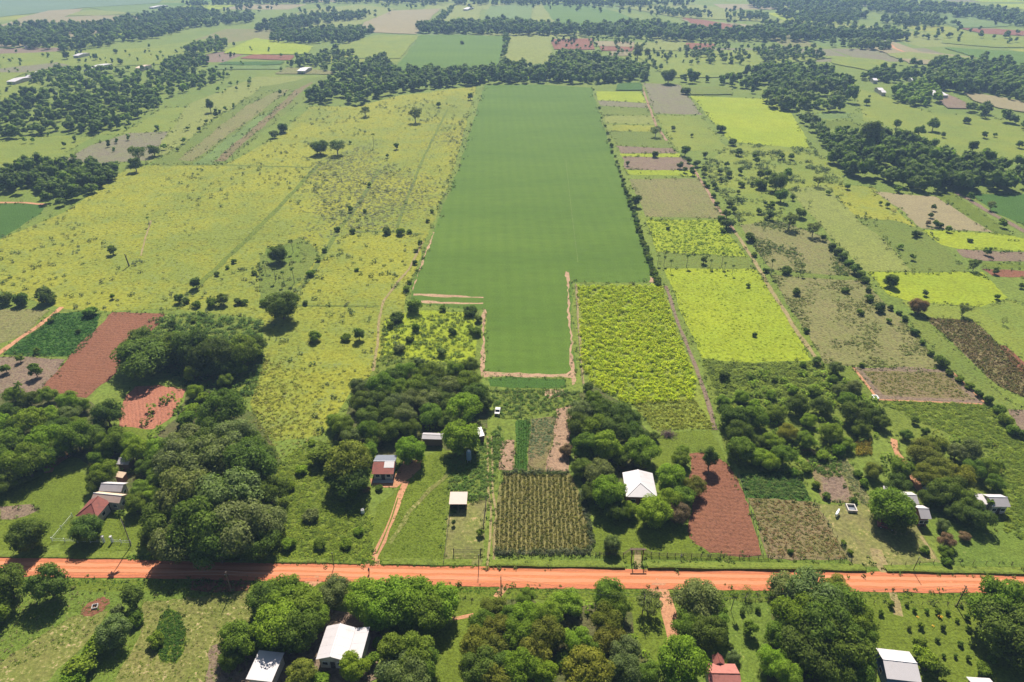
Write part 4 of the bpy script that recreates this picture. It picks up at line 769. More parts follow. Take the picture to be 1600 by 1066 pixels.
WOODS = [  # label, polygon, trees per m2, size range
 ('belt of dense trees along the top left edge', [(0,47),(60,40),(130,42),(200,32),(290,27),(400,25),(392,36),(300,45),(250,60),(160,74),(100,82),(60,78),(0,74)], .006, 9, 15, 'ddk'),
 ('wide dark wood at left above the burnt field', [(0,172),(40,150),(75,150),(130,140),(210,145),(262,158),(215,188),(165,211),(100,209),(60,212),(0,221),(-60,235),(-60,180)], .016, 7, 12, 'ddk'),
 ('loose upper part of the wide left wood', [(50,126),(62,114),(150,111),(240,111),(270,116),(362,116),(300,146),(262,158),(210,145),(130,140),(75,148)], .007, 6, 11, 'ddg'),
 ('dark thicket left of the yellow pasture', [(0,280),(50,257),(100,262),(187,264),(180,284),(140,305),(92,330),(74,318),(72,305),(0,300),(-60,305),(-60,285)], .03, 6, 11, 'ddk'),
 ('small grove of slim trees near the top left', [(288,82),(300,74),(340,66),(356,70),(350,80),(318,86)], .01, 8, 12, 'gd'),
 ('dark copse below the slim grove at top left', [(250,108),(270,97),(300,90),(328,96),(322,104),(290,114),(262,116)], .011, 8, 13, 'dk'),
 ('plantation of dark trees at upper left centre', [(400,46),(430,34),(480,28),(580,22),(570,30),(500,40),(440,50),(400,50)], .007, 9, 14, 'dk'),
 ('dark wood left of the pale tan field', [(416,62),(440,52),(540,48),(585,50),(560,64),(540,69),(480,68),(420,68)], .009, 9, 14, 'dk'),
 ('dark tree belt beyond the pale green field', [(652,45),(720,38),(790,38),(840,40),(900,44),(960,44),(1000,40),(1060,46),(1110,52),(1190,48),(1230,42),(1300,50),(1400,56),(1420,64),(1390,66),(1300,66),(1150,66),(1060,65),(900,57),(800,56),(700,54),(655,52)], .007, 10, 17, 'ddk'),
 ('dark wood at the top end of the yellow pasture', [(478,160),(500,140),(530,124),(560,108),(590,98),(615,108),(620,125),(616,146),(588,156),(566,166),(530,162),(490,166)], .017, 8, 13, 'ddk'),
 ('dark tree line across the head of the big field', [(612,116),(700,116),(760,114),(790,108),(860,112),(880,106),(922,118),(922,131),(860,131),(760,131),(690,138),(616,146)], .015, 9, 14, 'ddk'),
 ('leafy wood behind the head of the big field', [(850,110),(862,96),(880,88),(925,90),(960,100),(1010,108),(1015,125),(990,128),(925,132),(880,112)], .012, 9, 14, 'dds'),
 ('bushy rise left of the far green field', [(455,106),(470,92),(520,82),(545,88),(560,98),(600,92),(612,108),(560,112),(520,116),(480,104)], .007, 8, 13, 'ds'),
 ('long dark wood right of the green field head', [(1060,130),(1080,124),(1130,124),(1200,110),(1260,106),(1320,110),(1335,128),(1325,144),(1260,140),(1210,152),(1180,148),(1140,134)], .009, 9, 15, 'ddk'),
 ('wooded slope with pale trunks at right', [(1195,158),(1240,140),(1310,146),(1330,160),(1310,176),(1250,180),(1200,172)], .009, 9, 14, 'ds'),
 ('dark wood across the upper right', [(1440,110),(1470,100),(1520,96),(1600,105),(1660,110),(1660,155),(1600,150),(1550,148),(1500,146),(1450,138)], .009, 9, 15, 'ddk'),
 ('dark tree patch on the upper right edge', [(1545,120),(1600,122),(1660,130),(1660,175),(1600,162),(1560,155)], .009, 8, 12, 'dk'),
 ('dense grove beside the long white barn', [(1393,150),(1405,138),(1440,134),(1468,144),(1466,162),(1430,170),(1400,165)], .022, 8, 11, 'gg'),
 ('dark riverside wood on the right edge', [(1275,222),(1320,215),(1370,222),(1440,228),(1480,250),(1540,258),(1600,262),(1680,266),(1680,305),(1600,303),(1480,300),(1440,300),(1370,290),(1330,275),(1290,250)], .020, 8, 13, 'dddk'),
 ('scrub beside the bright yellow field at right', [(1240,175),(1262,185),(1300,205),(1340,208),(1370,222),(1320,216),(1275,222),(1260,205)], .012, 6, 10, 'ds'),
 ('line of dark trees descending at the right edge', [(1500,168),(1530,172),(1560,182),(1610,200),(1660,215),(1660,228),(1600,205),(1550,188),(1510,178)], .012, 7, 11, 'dk'),
 ('far dark forest along the top right', [(1150,8),(1250,2),(1400,6),(1500,14),(1600,26),(1700,30),(1700,46),(1600,44),(1560,34),(1450,24),(1380,22),(1300,14),(1200,16)], .004, 12, 18, 'ddk'),
 ('far tree clumps at top right', [(1210,20),(1290,16),(1360,24),(1340,36),(1300,40),(1230,34)], .004, 11, 16, 'dk'),
 ('far tree belt over the right fields', [(1370,32),(1440,28),(1480,38),(1460,44),(1380,38)], .005, 10, 15, 'dk'),
 ('far tree band along the top centre', [(280,8),(420,2),(560,0),(700,2),(850,0),(1000,4),(1100,8),(1000,12),(900,10),(700,8),(560,6),(420,8),(300,12)], .0032, 11, 17, 'dk'),
 ('far scattered trees on the top left fields', [(160,26),(220,18),(300,18),(340,22),(280,26),(200,28)], .0035, 10, 14, 'dk'),
 ('trees round the far farm at upper right', [(1340,112),(1400,100),(1450,104),(1440,122),(1390,130),(1345,125)], .006, 8, 13, 'dd'),
 ('far hedgerow trees left of the pale fields', [(700,14),(712,13),(690,36),(676,38)], .008, 7, 11, 'd'),
 ('hedgerow right of the far green field', [(788,58),(796,58),(790,108),(779,112)], .012, 6, 10, 'd'),
 ('scattered far trees on the upper right slopes', [(1070,84),(1200,78),(1290,76),(1300,90),(1200,100),(1100,105)], .0035, 8, 12, 'ds'),
 ('scattered far trees over the pale upper fields', [(960,12),(1060,12),(1200,30),(1200,40),(1050,26)], .0014, 9, 13, 'd'),
 ('far woodland strip at upper right centre', [(1130,28),(1180,22),(1200,28),(1190,30),(1140,30)], .005, 9, 13, 'd'),
 ('small bushes dotted over the upper left fields', [(-40,85),(250,75),(420,70),(480,118),(430,180),(330,200),(250,250),(0,260),(-60,180)], .0007, 3, 7, 'dg'),
 ('small bushes dotted over the upper right fields', [(1330,140),(1480,175),(1650,200),(1650,260),(1480,250),(1370,215)], .0016, 3, 7, 'dg'),
 ('small bushes dotted over the middle right fields', [(1290,280),(1500,300),(1640,380),(1640,480),(1430,430),(1300,370)], .0012, 2, 5, 'dg'),
 ('scattered far trees along the top fields', [(300,10),(900,4),(1200,20),(1600,40),(1600,70),(1250,60),(800,10),(500,40),(300,40)], .0003, 8, 13, 'dk'),
 ('scattered small trees behind the far red plots', [(860,60),(1320,68),(1320,100),(1020,112),(870,95)], .0012, 5, 9, 'ds'),
 ('far trees near the brown upper right fields', [(1300,70),(1390,72),(1390,82),(1330,92),(1290,86)], .005, 8, 13, 'ds'),
]
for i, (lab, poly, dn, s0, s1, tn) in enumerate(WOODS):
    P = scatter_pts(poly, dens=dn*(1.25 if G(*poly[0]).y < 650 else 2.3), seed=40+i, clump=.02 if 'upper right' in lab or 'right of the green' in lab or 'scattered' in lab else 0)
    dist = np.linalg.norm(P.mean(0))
    mass('woodland', lab, FAR if dist < 650 else FARL, P, s0*(.85 if dist < 650 else .66), s1*(.9 if dist < 650 else .72), [tuple(x*(1.15 if dist < 650 else 1.35) for x in TINT[c]) for c in tn], 40+i, cat='woodland', group='distant woods')  # farther woods tinted lighter, haze worked into the leaf colour
# undergrowth in the near woods
for i, (lab, poly, dn, s0, s1, tn) in enumerate([
 ('low undergrowth in the wood on the left edge', [(-40,630),(130,630),(165,645),(170,690),(130,735),(60,735),(-40,770)], .05, 1.5, 4, 'gdb'),
 ('low undergrowth under the big dark canopy', [(175,690),(290,600),(400,640),(440,720),(445,830),(425,868),(240,868),(215,790),(160,740)], .05, 1.5, 4, 'gdb'),
 ('low undergrowth in the wood below the big field', [(560,600),(745,585),(765,640),(755,690),(640,700),(510,690)], .06, 1.5, 3.5, 'gdb'),
 ('low undergrowth behind the hip-roofed house', [(900,620),(930,605),(985,640),(1020,690),(960,780),(900,735)], .06, 1.5, 3.5, 'gdb'),
 ('thick undergrowth in the wood right of the yellow field', [(1110,600),(1200,580),(1300,570),(1375,640),(1380,675),(1320,720),(1250,740),(1150,740)], .09, 1.5, 3.6, 'gbb'),
 ('low undergrowth round the two-gabled house', [(1350,720),(1400,690),(1480,680),(1560,700),(1570,760),(1500,800),(1420,770)], .05, 1.5, 3.5, 'gdo'),
 ('low undergrowth in the mixed wood below the road', [(740,970),(830,940),(1000,945),(1010,1060),(740,1066)], .05, 1.2, 3.2, 'gdb'),
 ('low undergrowth in the huge dark clump', [(1205,950),(1320,930),(1370,1010),(1365,1066),(1200,1066)], .05, 1.2, 3.2, 'gdb'),
]): mass('undergrowth', lab, SHRUB, scatter_pts(poly, dens=dn, seed=200+i), s0, s1, T1(*tn), 200+i, cat='undergrowth')
# grass tufts and small shrubs
LP = [(485,166),(560,166),(620,150),(700,140),(745,135),(735,170),(710,262),(640,440),(618,560),(560,600),(500,680),(430,690),(390,630),(415,560),(412,500),(280,483),(160,486),(90,480),(0,455),(-60,450),(-60,400),(0,374),(100,332),(200,262),(250,257),(352,257),(430,216)]
COVER = [
 ('dark weed tufts over the wide yellow pasture', LP, TUFT, 9000, .5, 1.5, [(.15, .165, .04), (.13, .15, .038), (.155, .16, .07), (.18, .185, .035)], .4),
 ('small shrubs dotted over the wide yellow pasture', LP, SHRUB, 900, 1.0, 3.0, [(.05, .08, .02), (.07, .09, .04)], .8),
 ('grey scrub patch in the yellow pasture', [(380,335),(470,300),(490,255),(600,215),(700,180),(735,172),(715,262),(690,330),(640,360),(560,365),(480,375),(405,355)], SHRUB, 3600, .7, 1.7, [(.15, .16, .09), (.13, .145, .07), (.16, .16, .10)], .4),
 ('bright yellow-green bushes filling the shrub field', [(903,448),(1034,448),(1058,520),(1085,590),(1085,625),(985,632),(930,605),(908,570)], SHRUB, 3300, 1.0, 2.1, [(.30, .35, .012), (.25, .32, .012), (.34, .38, .016)], 1.0),
 ('tall grass tufts at the foot of the shrub field', [(985,625),(1085,625),(1118,670),(1020,672)], TUFT, 900, .6, 1.5, [(.19, .20, .025), (.15, .17, .02)], .7),
 ('clumped grass on the bright yellow pasture', [(1037,420),(1180,420),(1210,460),(1268,563),(1180,568),(1097,562),(1070,500)], TUFT, 900, .5, 1.3, [(.19, .24, .012), (.15, .20, .014), (.22, .26, .012)], .4),
 ('clumped grass on the upper bright yellow pasture', [(1010,343),(1122,344),(1168,402),(1100,400),(1025,393)], TUFT, 1200, .7, 1.8, [(.13, .19, .014), (.09, .14, .014)], .6),
 ('tall weeds below the bright yellow pasture', [(1097,563),(1180,569),(1270,565),(1335,600),(1300,640),(1130,640)], SHRUB, 1500, 1.0, 2.6, [(.13, .17, .02), (.15, .19, .022), (.09, .125, .018)], .5),
 ('tall weeds on the far right slope', [(1372,627),(1545,633),(1600,690),(1640,780),(1640,860),(1570,830),(1540,700),(1440,660)], SHRUB, 1700, .9, 2.0, [(.12, .165, .018), (.15, .19, .02), (.09, .13, .016)], .4),
 ('rank weeds left of the driveway', [(430,730),(480,690),(530,690),(560,780),(580,810),(582,880),(400,874),(440,830)], SHRUB, 2600, .6, 1.7, [(.12, .165, .014), (.15, .19, .018), (.09, .13, .014)], .4),
 ('grass tufts on the lawn beside the driveway', [(625,775),(690,705),(703,770),(694,880),(592,882)], TUFT, 1500, .25, .8, [(.10, .145, .011), (.12, .16, .012), (.07, .105, .01)], .4),
 ('weeds along the wagon track', [(700,720),(745,705),(780,665),(790,690),(776,735),(765,785),(732,782),(702,766)], SHRUB, 700, .5, 1.4, [(.07, .13, .016), (.09, .14, .03)], .8),
 ('weeds beside the bright yellow corner pasture', [(600,500),(740,488),(745,575),(640,585),(590,570)], SHRUB, 700, .7, 2.0, [(.10, .15, .016), (.06, .10, .02), (.15, .19, .02)], .7),
 ('weeds round the wood on the left', [(225,500),(300,490),(412,502),(412,560),(395,625),(340,640),(290,605),(215,560)], SHRUB, 1000, 1.0, 2.6, [(.07, .125, .016), (.05, .09, .016)], .8),
 ('coarse grass between the woods and the yellow pasture', [(415,560),(500,560),(560,600),(520,660),(470,700),(430,720),(390,650)], TUFT, 900, .6, 1.5, [(.17, .175, .03), (.14, .165, .022), (.18, .17, .045)], .6),
 ('leafy dark crop rows on the left', [(84,490),(156,491),(148,520),(128,548),(105,557),(6,554),(60,515)], TUFT, 1800, .7, 1.3, [(.035, .10, .012), (.03, .085, .012)], .7),
 ('tufts on the tan pasture at right', [(1204,430),(1350,440),(1420,510),(1475,577),(1292,572),(1250,505)], TUFT, 1400, .6, 1.7, [(.09, .12, .025), (.13, .13, .04)], .6),
 ('tufts on the upper tan pasture at right', [(1155,352),(1215,345),(1290,370),(1345,432),(1205,424)], TUFT, 900, .8, 2.2, [(.08, .11, .022), (.06, .09, .02)], .7),
 ('shrubs on the savanna right of the track', [(1095,262),(1143,224),(1270,232),(1320,290),(1230,300),(1215,345),(1160,352)], SHRUB, 700, 1.0, 3.5, [(.06, .09, .018), (.045, .075, .018)], .8),
 ('dark crop on the plot beside the red field', [(1156,744),(1243,740),(1266,780),(1168,776)], SHRUB, 500, .8, 1.5, [(.05, .10, .016), (.09, .13, .03)], .7),
 ('stubble clumps on the tan plot above the road', [(1170,780),(1270,786),(1322,872),(1202,870)], TUFT, 1100, .5, 1.1, [(.14, .13, .035), (.10, .11, .03), (.17, .11, .05)], .6),
 ('rank grass in the lower left corner', [(-60,925),(130,925),(200,930),(130,1000),(-40,1066)], TUFT, 1500, .3, .8, [(.085, .13, .013), (.11, .15, .02), (.18, .16, .07)], .6),
 ('dry grass tufts on the lower left pasture', [(215,935),(390,928),(395,985),(335,1066),(150,1066)], TUFT, 1700, .3, .7, [(.12, .15, .02), (.19, .17, .07), (.10, .14, .016)], .6),
 ('lush grass in the oval hollow', [(262,952),(282,960),(290,985),(286,1020),(274,1036),(252,1032),(242,1010),(250,965)], TUFT, 900, .4, .9, [(.05, .105, .012), (.04, .085, .012)], .8),
 ('roadside grass above the road', [(200,868),(572,876),(700,880),(752,884),(752,888),(580,884),(200,876)], TUFT, 900, .35, .9, [(.08, .14, .014), (.06, .11, .014)], .8),
 ('roadside grass below the road', [(-20,901),(400,908),(800,919),(1200,923),(1620,929),(1620,940),(1200,935),(800,930),(400,920),(-20,912)], TUFT, 2600, .25, .7, [(.07, .14, .012), (.09, .15, .016), (.05, .10, .012)], .7),
 ('weeds round the kitchen beds', [(768,608),(905,612),(904,632),(866,640),(800,655),(770,650)], SHRUB, 420, .6, 1.6, [(.06, .115, .016), (.09, .13, .03)], .8),
 ('grey-green bed of leafy vegetables', [(830,656),(868,652),(862,690),(845,715),(826,715)], TUFT, 520, .5, .95, [(.10, .15, .07), (.13, .16, .09)], .7),
 ('weeds in the wood edge behind the shrub field', [(1255,705),(1300,700),(1320,742),(1290,745),(1265,735)], SHRUB, 260, .6, 1.5, [(.08, .13, .018), (.06, .10, .016)], .8),
 ('pale vegetable rows beside the small brown plot', [(1307,724),(1323,719),(1360,784),(1347,788)], TUFT, 420, .4, .9, [(.11, .14, .06), (.2, .19, .1)], .7),
 ('standing dry maize patch', [(1338,686),(1360,686),(1363,712),(1337,712)], TUFT, 260, .7, 1.0, [(.30, .22, .05), (.2, .17, .04)], 2.2),
 ('brown standing crop at right', [(1446,497),(1520,502),(1570,545),(1640,612),(1640,640),(1560,603)], TUFT, 2200, .8, 1.4, [(.11, .085, .03), (.09, .10, .025), (.14, .10, .05)], 1.0),
 ('weeds in the fenced brown square', [(1350,581),(1474,584),(1518,622),(1382,616)], TUFT, 700, .5, 1.1, [(.15, .14, .03), (.10, .12, .025)], .6),
]
for i, (lab, poly, pr, n, s0, s1, tn, zs) in enumerate(COVER):
    mass('ground_cover', lab, pr, scatter_pts(poly, n=n, seed=300+i, clump=.10 if i == 1 else (.05 if i in (2, 14) else (.25 if i in (16, 17, 18) else 0))), s0, s1, [tuple(x*1.18 for x in c) for c in tn], 300+i, zs=zs, cat='ground cover')
# weeds that grow along every field margin
def margin_points(seed):
    rng = np.random.default_rng(seed); near = []; far = []
    for nm, mt, px in FIELDS:
        if nm in ('road', 'wood_floor', 'lawn', 'dry_patch', 'shrub_patch', 'soil_strip'): continue
        for i in range(len(px)):
            a, b = G(*px[i]), G(*px[(i+1) % len(px)]); m = (a+b)/2
            if m.y > 620 or m.y < 70 or abs(m.x) > m.y*.9+60: continue
            L = (b-a).length; n = int(L*(1.1 if m.y < 250 else .55)); t = rng.random(n); o = rng.normal(size=(n, 2))*(.5+m.y*.0016)
            q = np.stack([a.x+(b.x-a.x)*t, a.y+(b.y-a.y)*t], -1)+o; q = q[np.sin(t*L*.13+i)+rng.normal(size=n)*.5 > -.25]
            (near if m.y < 250 else far).append(q)
    return np.concatenate(near), np.concatenate(far)
mn, mf = margin_points(77)
mass('field_margin', 'weeds along the margins of the nearer plots', TUFT, mn, .5, 1.5, [(.085, .125, .022), (.06, .095, .02), (.12, .13, .035)], 78, zs=.9, cat='weeds')
mass('field_margin', 'weeds along the margins of the more distant fields', TUFT, mf, .9, 2.6, [(.08, .115, .022), (.055, .085, .02), (.11, .125, .03)], 79, zs=.8, cat='weeds')
# planted rows: the maize-like plot above the road
def row_points(pix, period, step, ang, seed):
    poly = [(G(*p).x, G(*p).y) for p in pix]; a = np.array(poly); rng = np.random.default_rng(seed); c = a.mean(0); ex = np.abs(a-c).max()*1.5
    u = np.arange(-ex, ex, period); v = np.arange(-ex, ex, step); U, Vv = np.meshgrid(u, v); U = U+rng.normal(size=U.shape)*.1*period; Vv = Vv+rng.normal(size=U.shape)*.3*step
    P = np.stack([c[0]+U*math.cos(ang)-Vv*math.sin(ang), c[1]+U*math.sin(ang)+Vv*math.cos(ang)], -1).reshape(-1, 2)
    return P[inside(P, poly)]
PLOT = [(788,742),(888,742),(903,770),(923,848),(917,862),(772,862),(771,848),(778,790)]
mass('crop_rows', 'olive crop standing in close rows above the road', TUFT, row_points(PLOT, 1.08, .36, -.02, 5), .85, 1.2, [(.115, .115, .022), (.14, .125, .028), (.085, .095, .02)], 5, zs=1.1, cat='crop')
mass('crop_rows', 'bright green bed of low rows behind the olive crop', TUFT, row_points([(809,658),(828,657),(823,735),(804,734)], .7, .35, -.02, 6), .5, .8, [(.05, .12, .012), (.04, .10, .012)], 6, zs=.9, cat='crop')
mass('crop_rows', 'grey crop hem round the olive plot', SHRUB, np.concatenate([scatter_pts([(905,765),(912,768),(930,850),(922,866),(914,864),(922,848)], n=90, seed=1), scatter_pts([(772,860),(915,860),(916,868),(772,868)], n=110, seed=2), scatter_pts([(786,736),(890,736),(892,743),(784,743)], n=80, seed=3)]), .7, 1.5, [(.10, .115, .06), (.07, .09, .03)], 7, zs=1.2, cat='crop')

# ------------------------------------------------------------------ houses
def rect(px, z):
    bl, br, fr, fl = [G(*p, z) for p in px]
    c = (bl+br+fr+fl)/4; u = ((br-bl)+(fr-fl))/2; v = ((bl-fl)+(br-fr))/2
    un = u.normalized(); v2 = v-un*(v.dot(un)); vn = Vector((-un.y, un.x, 0))
    return c, u.length/2, max(v2.length, v.length*.97)/2, math.atan2(un.y, un.x)
def window(root, c, d, rz=0, ax='x'):
    f = MB()
    t = .07
    if ax == 'x':
        f.box((c[0]-d[0]/2, c[1], c[2]), (t, .10, d[1]+t)); f.box((c[0]+d[0]/2, c[1], c[2]), (t, .10, d[1]+t))
        f.box((c[0], c[1], c[2]-d[1]/2), (d[0]-t-.004, .10, t)); f.box((c[0], c[1], c[2]+d[1]/2), (d[0]-t-.004, .10, t))
        f = f.build('window', 'white_paint', root); MB().box((c[0], c[1]+.02, c[2]), (d[0]-t, .04, d[1]-t)).build('pane', 'dark_glass', f)
    else:
        f.box((c[0], c[1]-d[0]/2, c[2]), (.10, t, d[1]+t)); f.box((c[0], c[1]+d[0]/2, c[2]), (.10, t, d[1]+t))
        f.box((c[0], c[1], c[2]-d[1]/2), (.10, d[0]-t-.004, t)); f.box((c[0], c[1], c[2]+d[1]/2), (.10, d[0]-t-.004, t))
        f = f.build('window', 'white_paint', root); MB().box((c[0], c[1], c[2]), (.04, d[0]-t, d[1]-t)).build('pane', 'dark_glass', f)
def slab(root, name, mat, q, th=.05):
    """roof sheet: quad/triangle given by its top corners"""
    q = [Vector(p) for p in q]; n = (q[1]-q[0]).cross(q[-1]-q[0]).normalized()
    if n.z < 0: q.reverse(); n = -n
    return MB().prism([p-n*th for p in q], q).build(name, mat, root)
def slope(root, a0, a1, b0, b1, n, mat, name='roof_sheet', mats=None):
    """a0-a1 eave line, b0-b1 ridge line, split into n sheets that lap a little"""
    a0, a1, b0, b1 = map(Vector, (a0, a1, b0, b1))
    for i in range(n):
        t0, t1 = i/n, (i+1)/n; lift = Vector((0, 0, .014*(i % 2)))
        slab(root, name, mats[i] if mats else mat, [a0.lerp(a1, t0)+lift, a0.lerp(a1, t1)+lift, b0.lerp(b1, t1)+lift, b0.lerp(b1, t0)+lift])
def block(root, o, a, b, ze, zr, ridge='x', n=5, roof='white_sheet', roof2=None, wall='brick_wall', over=.45, openf=False, win=True, hip=0, rmats=None, ridgecap=True):
    """one roofed volume centred at local o; a, b half-sizes of the eaves"""
    ox, oy = o; roof2 = roof2 or roof; wa, wb = a-over, b-over
    X = lambda x, y, z: (ox+x, oy+y, z)
    m = MB()
    t = .15
    if openf:
        m.box(X(0, wb-t/2, ze/2-.06), (2*wa, t, ze-.12)); m.box(X(-wa+t/2, t/2, ze/2-.06), (t, 2*wb-t*1.05, ze-.12)); m.box(X(wa-t/2, t/2, ze/2-.06), (t, 2*wb-t*1.05, ze-.12))
    else:
        m.prism([X(-wa, -wb, -.1), X(wa, -wb, -.1), X(wa, wb, -.1), X(-wa, wb, -.1)], [X(-wa, -wb, ze-.06), X(wa, -wb, ze-.06), X(wa, wb, ze-.06), X(-wa, wb, ze-.06)])
        gz = ze+(zr-ze)*(1-over/(b if ridge == 'x' else a))-.12
        if ridge == 'x' and zr > ze:
            for sx in (-1, 1):
                x0 = sx*wa; x1 = sx*(wa-.14); m.prism([X(x0, -wb, ze-.07), X(x0, wb, ze-.07), X(x0, 0, gz)], [X(x1, -wb, ze-.07), X(x1, wb, ze-.07), X(x1, 0, gz)])
        elif ridge == 'y' and zr > ze:
            for sy in ((1,) if hip else (-1, 1)):
                y0 = sy*wb; y1 = sy*(wb-.14); m.prism([X(-wa, y0, ze-.07), X(wa, y0, ze-.07), X(0, y0, gz)], [X(-wa, y1, ze-.07), X(wa, y1, ze-.07), X(0, y1, gz)])
    m.build('wall', wall, root)
    if openf:
        for x in (-wa+.12, 0, wa-.12): MB().bar(X(x, -wb+.1, -.1), X(x, -wb+.1, ze-.08), .08).build('post', 'wood', root)
    elif win:
        d = MB().box(X(0, -wb-.03, 1.02), (.95, .08, 2.0)).build('door', 'dark_wood', root); MB().box(X(.33, -wb-.09, 1.0), (.10, .05, .05)).build('handle', 'concrete', d)
        for x in (-.58*wa, .58*wa): window(root, X(x, -wb-.04, 1.5), (1.1, 1.0))
        window(root, X(-wa-.04, 0, 1.5), (1.1, 1.0), ax='y'); window(root, X(wa+.04, 0, 1.5), (1.1, 1.0), ax='y')
    if ridge == 'x':
        slope(root, X(-a, b, ze), X(a, b, ze), X(-a, 0, zr), X(a, 0, zr), n, roof); slope(root, X(-a, -b, ze), X(a, -b, ze), X(-a, 0, zr), X(a, 0, zr), n, roof2, mats=rmats)
        if ridgecap: MB().bar(X(-a-.02, 0, zr+.02), X(a+.02, 0, zr+.02), .09).build('ridge_cap', 'roof_ridge' if 'sheet' in roof else 'red_tile', root)
    elif ridge == 'y':
        y1 = -b+hip
        if hip:
            for sx in (-1, 1):
                slope(root, X(sx*a, y1, ze), X(sx*a, b, ze), X(0, y1, zr), X(0, b, zr), n, roof)
                slab(root, 'roof_sheet', roof, [X(sx*a, -b, ze), X(sx*a, y1, ze), X(0, y1, zr)])
                MB().bar(X(sx*a, -b, ze+.03), X(0, y1, zr+.03), .11).build('hip_cap', 'roof_ridge' if 'sheet' in roof else 'red_tile', root)
            slab(root, 'roof_sheet', roof2, [X(-a, -b, ze), X(a, -b, ze), X(0, y1, zr)])
        else:
            slope(root, X(-a, -b, ze), X(-a, b, ze), X(0, -b, zr), X(0, b, zr), n, roof); slope(root, X(a, -b, ze), X(a, b, ze), X(0, -b, zr), X(0, b, zr), n, roof2)
        if ridgecap: MB().bar(X(0, y1 if hip else -b, zr+.03), X(0, b, zr+.03), .10).build('ridge_cap', 'roof_ridge' if 'sheet' in roof else 'red_tile', root)
    elif ridge == 'mono':      # zr at the back
        slope(root, X(-a, -b, ze), X(a, -b, ze), X(-a, b, zr), X(a, b, zr), n, roof, mats=rmats)
    elif ridge == 'monox':     # zr at the right
        slope(root, X(-a, -b, ze), X(-a, b, ze), X(a, -b, zr), X(a, b, zr), n, roof)
def house(name, label, cat, px, ze, zr, **kw):
    c, a, b, rz = rect(px, ze)
    r = thing(name, label, cat, (c.x, c.y, 0), rz)
    block(r, (0, 0), a, b, ze, zr, **kw)
    return r, a, b
house('farmhouse', 'white hip-roofed house among round trees left of the red field', 'house', [(972,738),(1020,740),(1027,777),(979,777)], 3.2, 4.35, ridge='y', hip=3.9, n=6)
r, a, b = house('farmhouse', 'brown tiled house with a white patch on its roof', 'house', [(588,711),(622,711),(614,741),(580,741)], 2.4, 3.5, ridge='x', n=5, roof='dark_or_shaded_sheet', roof2='red_tile', rmats=['red_tile']*5, wall='plaster')  # back slope coloured dark to stand for tree shade
c0 = lambda t, u, dz=.07: (a*(2*t-1), -b*(1-u), 2.4+1.1*u+dz)
slope(r, c0(.52, .48), c0(.97, .48), c0(.52, .97), c0(.97, .97), 3, 'white_sheet', name='roof_patch')
MB().box((0, -b-.3, .1), (2*a-.4, 1.0, .2)).build('porch_floor', 'concrete', r)
house('cattle_shed', 'open shed with flat pinkish roof beside the olive crop plot', 'shed', [(703,769),(731,769),(729,788),(702,788)], 2.4, 2.5, ridge='mono', n=4, roof='pink_sheet', openf=True, wall='dark_wood', over=.2)
house('outbuilding', 'grey metal gabled building behind the tan-roofed one at left', 'house', [(163,753),(197,754),(193,769),(157,767)], 3.0, 4.0, n=5, roof='white_sheet', roof2='grey_or_shaded_sheet', wall='plaster')  # front slope greyed: shaded side painted into the sheet
house('outbuilding', 'tan-roofed long gabled building between grey roof and red roof', 'house', [(153,768),(195,772),(190,787),(143,782)], 3.0, 4.0, n=5, roof='tan_sheet', roof2='pink_sheet', wall='plaster')  # pink front slope is the tan roof with its shade in the colour
house('farmhouse', 'dark red tiled hip-roofed house behind the white fence', 'house', [(141,781),(168,784),(155,809),(117,807)], 2.9, 4.5, ridge='y', hip=3.0, n=5, roof='red_tile', wall='plaster')
house('hut', 'small grey-roofed hut in the shade above the left farm', 'hut', [(188,713),(205,714),(206,726),(186,725)], 2.4, 3.0, n=3, roof='grey_or_shaded_sheet', wall='wood', win=False, over=.25)
r, a, b = house('farmhouse', 'two-gabled brick house with white roofs beside dense round tree', 'house', [(1427,789),(1444,790),(1454,811),(1437,811)], 3.0, 4.2, n=3, roof='white_sheet', roof2='grey_or_shaded_sheet')  # white behind, grey in front: lit and shaded slopes done by colour
block(r, (-a*.75, 2*b+.15), a*1.25, b*.95, 3.0, 4.0, n=4, roof='white_sheet', roof2='grey_or_shaded_sheet')
r, a, b = house('farmhouse', 'small white-roofed house alone at the far right', 'house', [(1539,772),(1565,773),(1578,792),(1546,792)], 2.9, 4.0, n=4, roof='white_sheet', roof2='grey_or_shaded_sheet', wall='plaster')  # grey front slope is painted shade on a white roof
block(r, (-a-1.0, .6), 1.0, b*.75, 2.5, 2.9, ridge='mono', n=2, roof='white_sheet', wall='plaster', over=.2, win=False)
r, a, b = house('farmhouse', 'large white-roofed house with side lean-to below the road', 'house', [(510,978),(553,981),(544,1033),(494,1031)], 3.2, 4.3, ridge='y', n=8, wall='plaster')
block(r, (a+1.45, .1), 1.5, b-.1, 3.1, 3.7, ridge='monox', n=6, wall='plaster', over=.2, win=False)
house('outbuilding', 'flat metal-roofed outbuilding half in tree shade at bottom left', 'shed', [(405,1017),(444,1021),(425,1066),(384,1061)], 3.0, 3.2, ridge='mono', n=5, roof='white_sheet', wall='plaster', win=False, over=.3)
r, a, b = house('farmhouse', 'pinkish red tiled house at the bottom edge by the orchard', 'house', [(1105,1036),(1152,1038),(1157,1082),(1104,1082)], 2.9, 4.2, n=6, roof='pale_tile', wall='plaster')
block(r, (0, b+.7), 1.1, 1.0, 2.9, 3.7, ridge='y', n=2, roof='red_tile', wall='plaster', over=.15, win=False)
house('barn', 'long white gabled barn at the bottom right of the garden', 'barn', [(1378,1013),(1421,1019),(1440,1066),(1376,1060)], 3.6, 4.7, n=7, roof='white_sheet', roof2='white_sheet', wall='blue_paint')
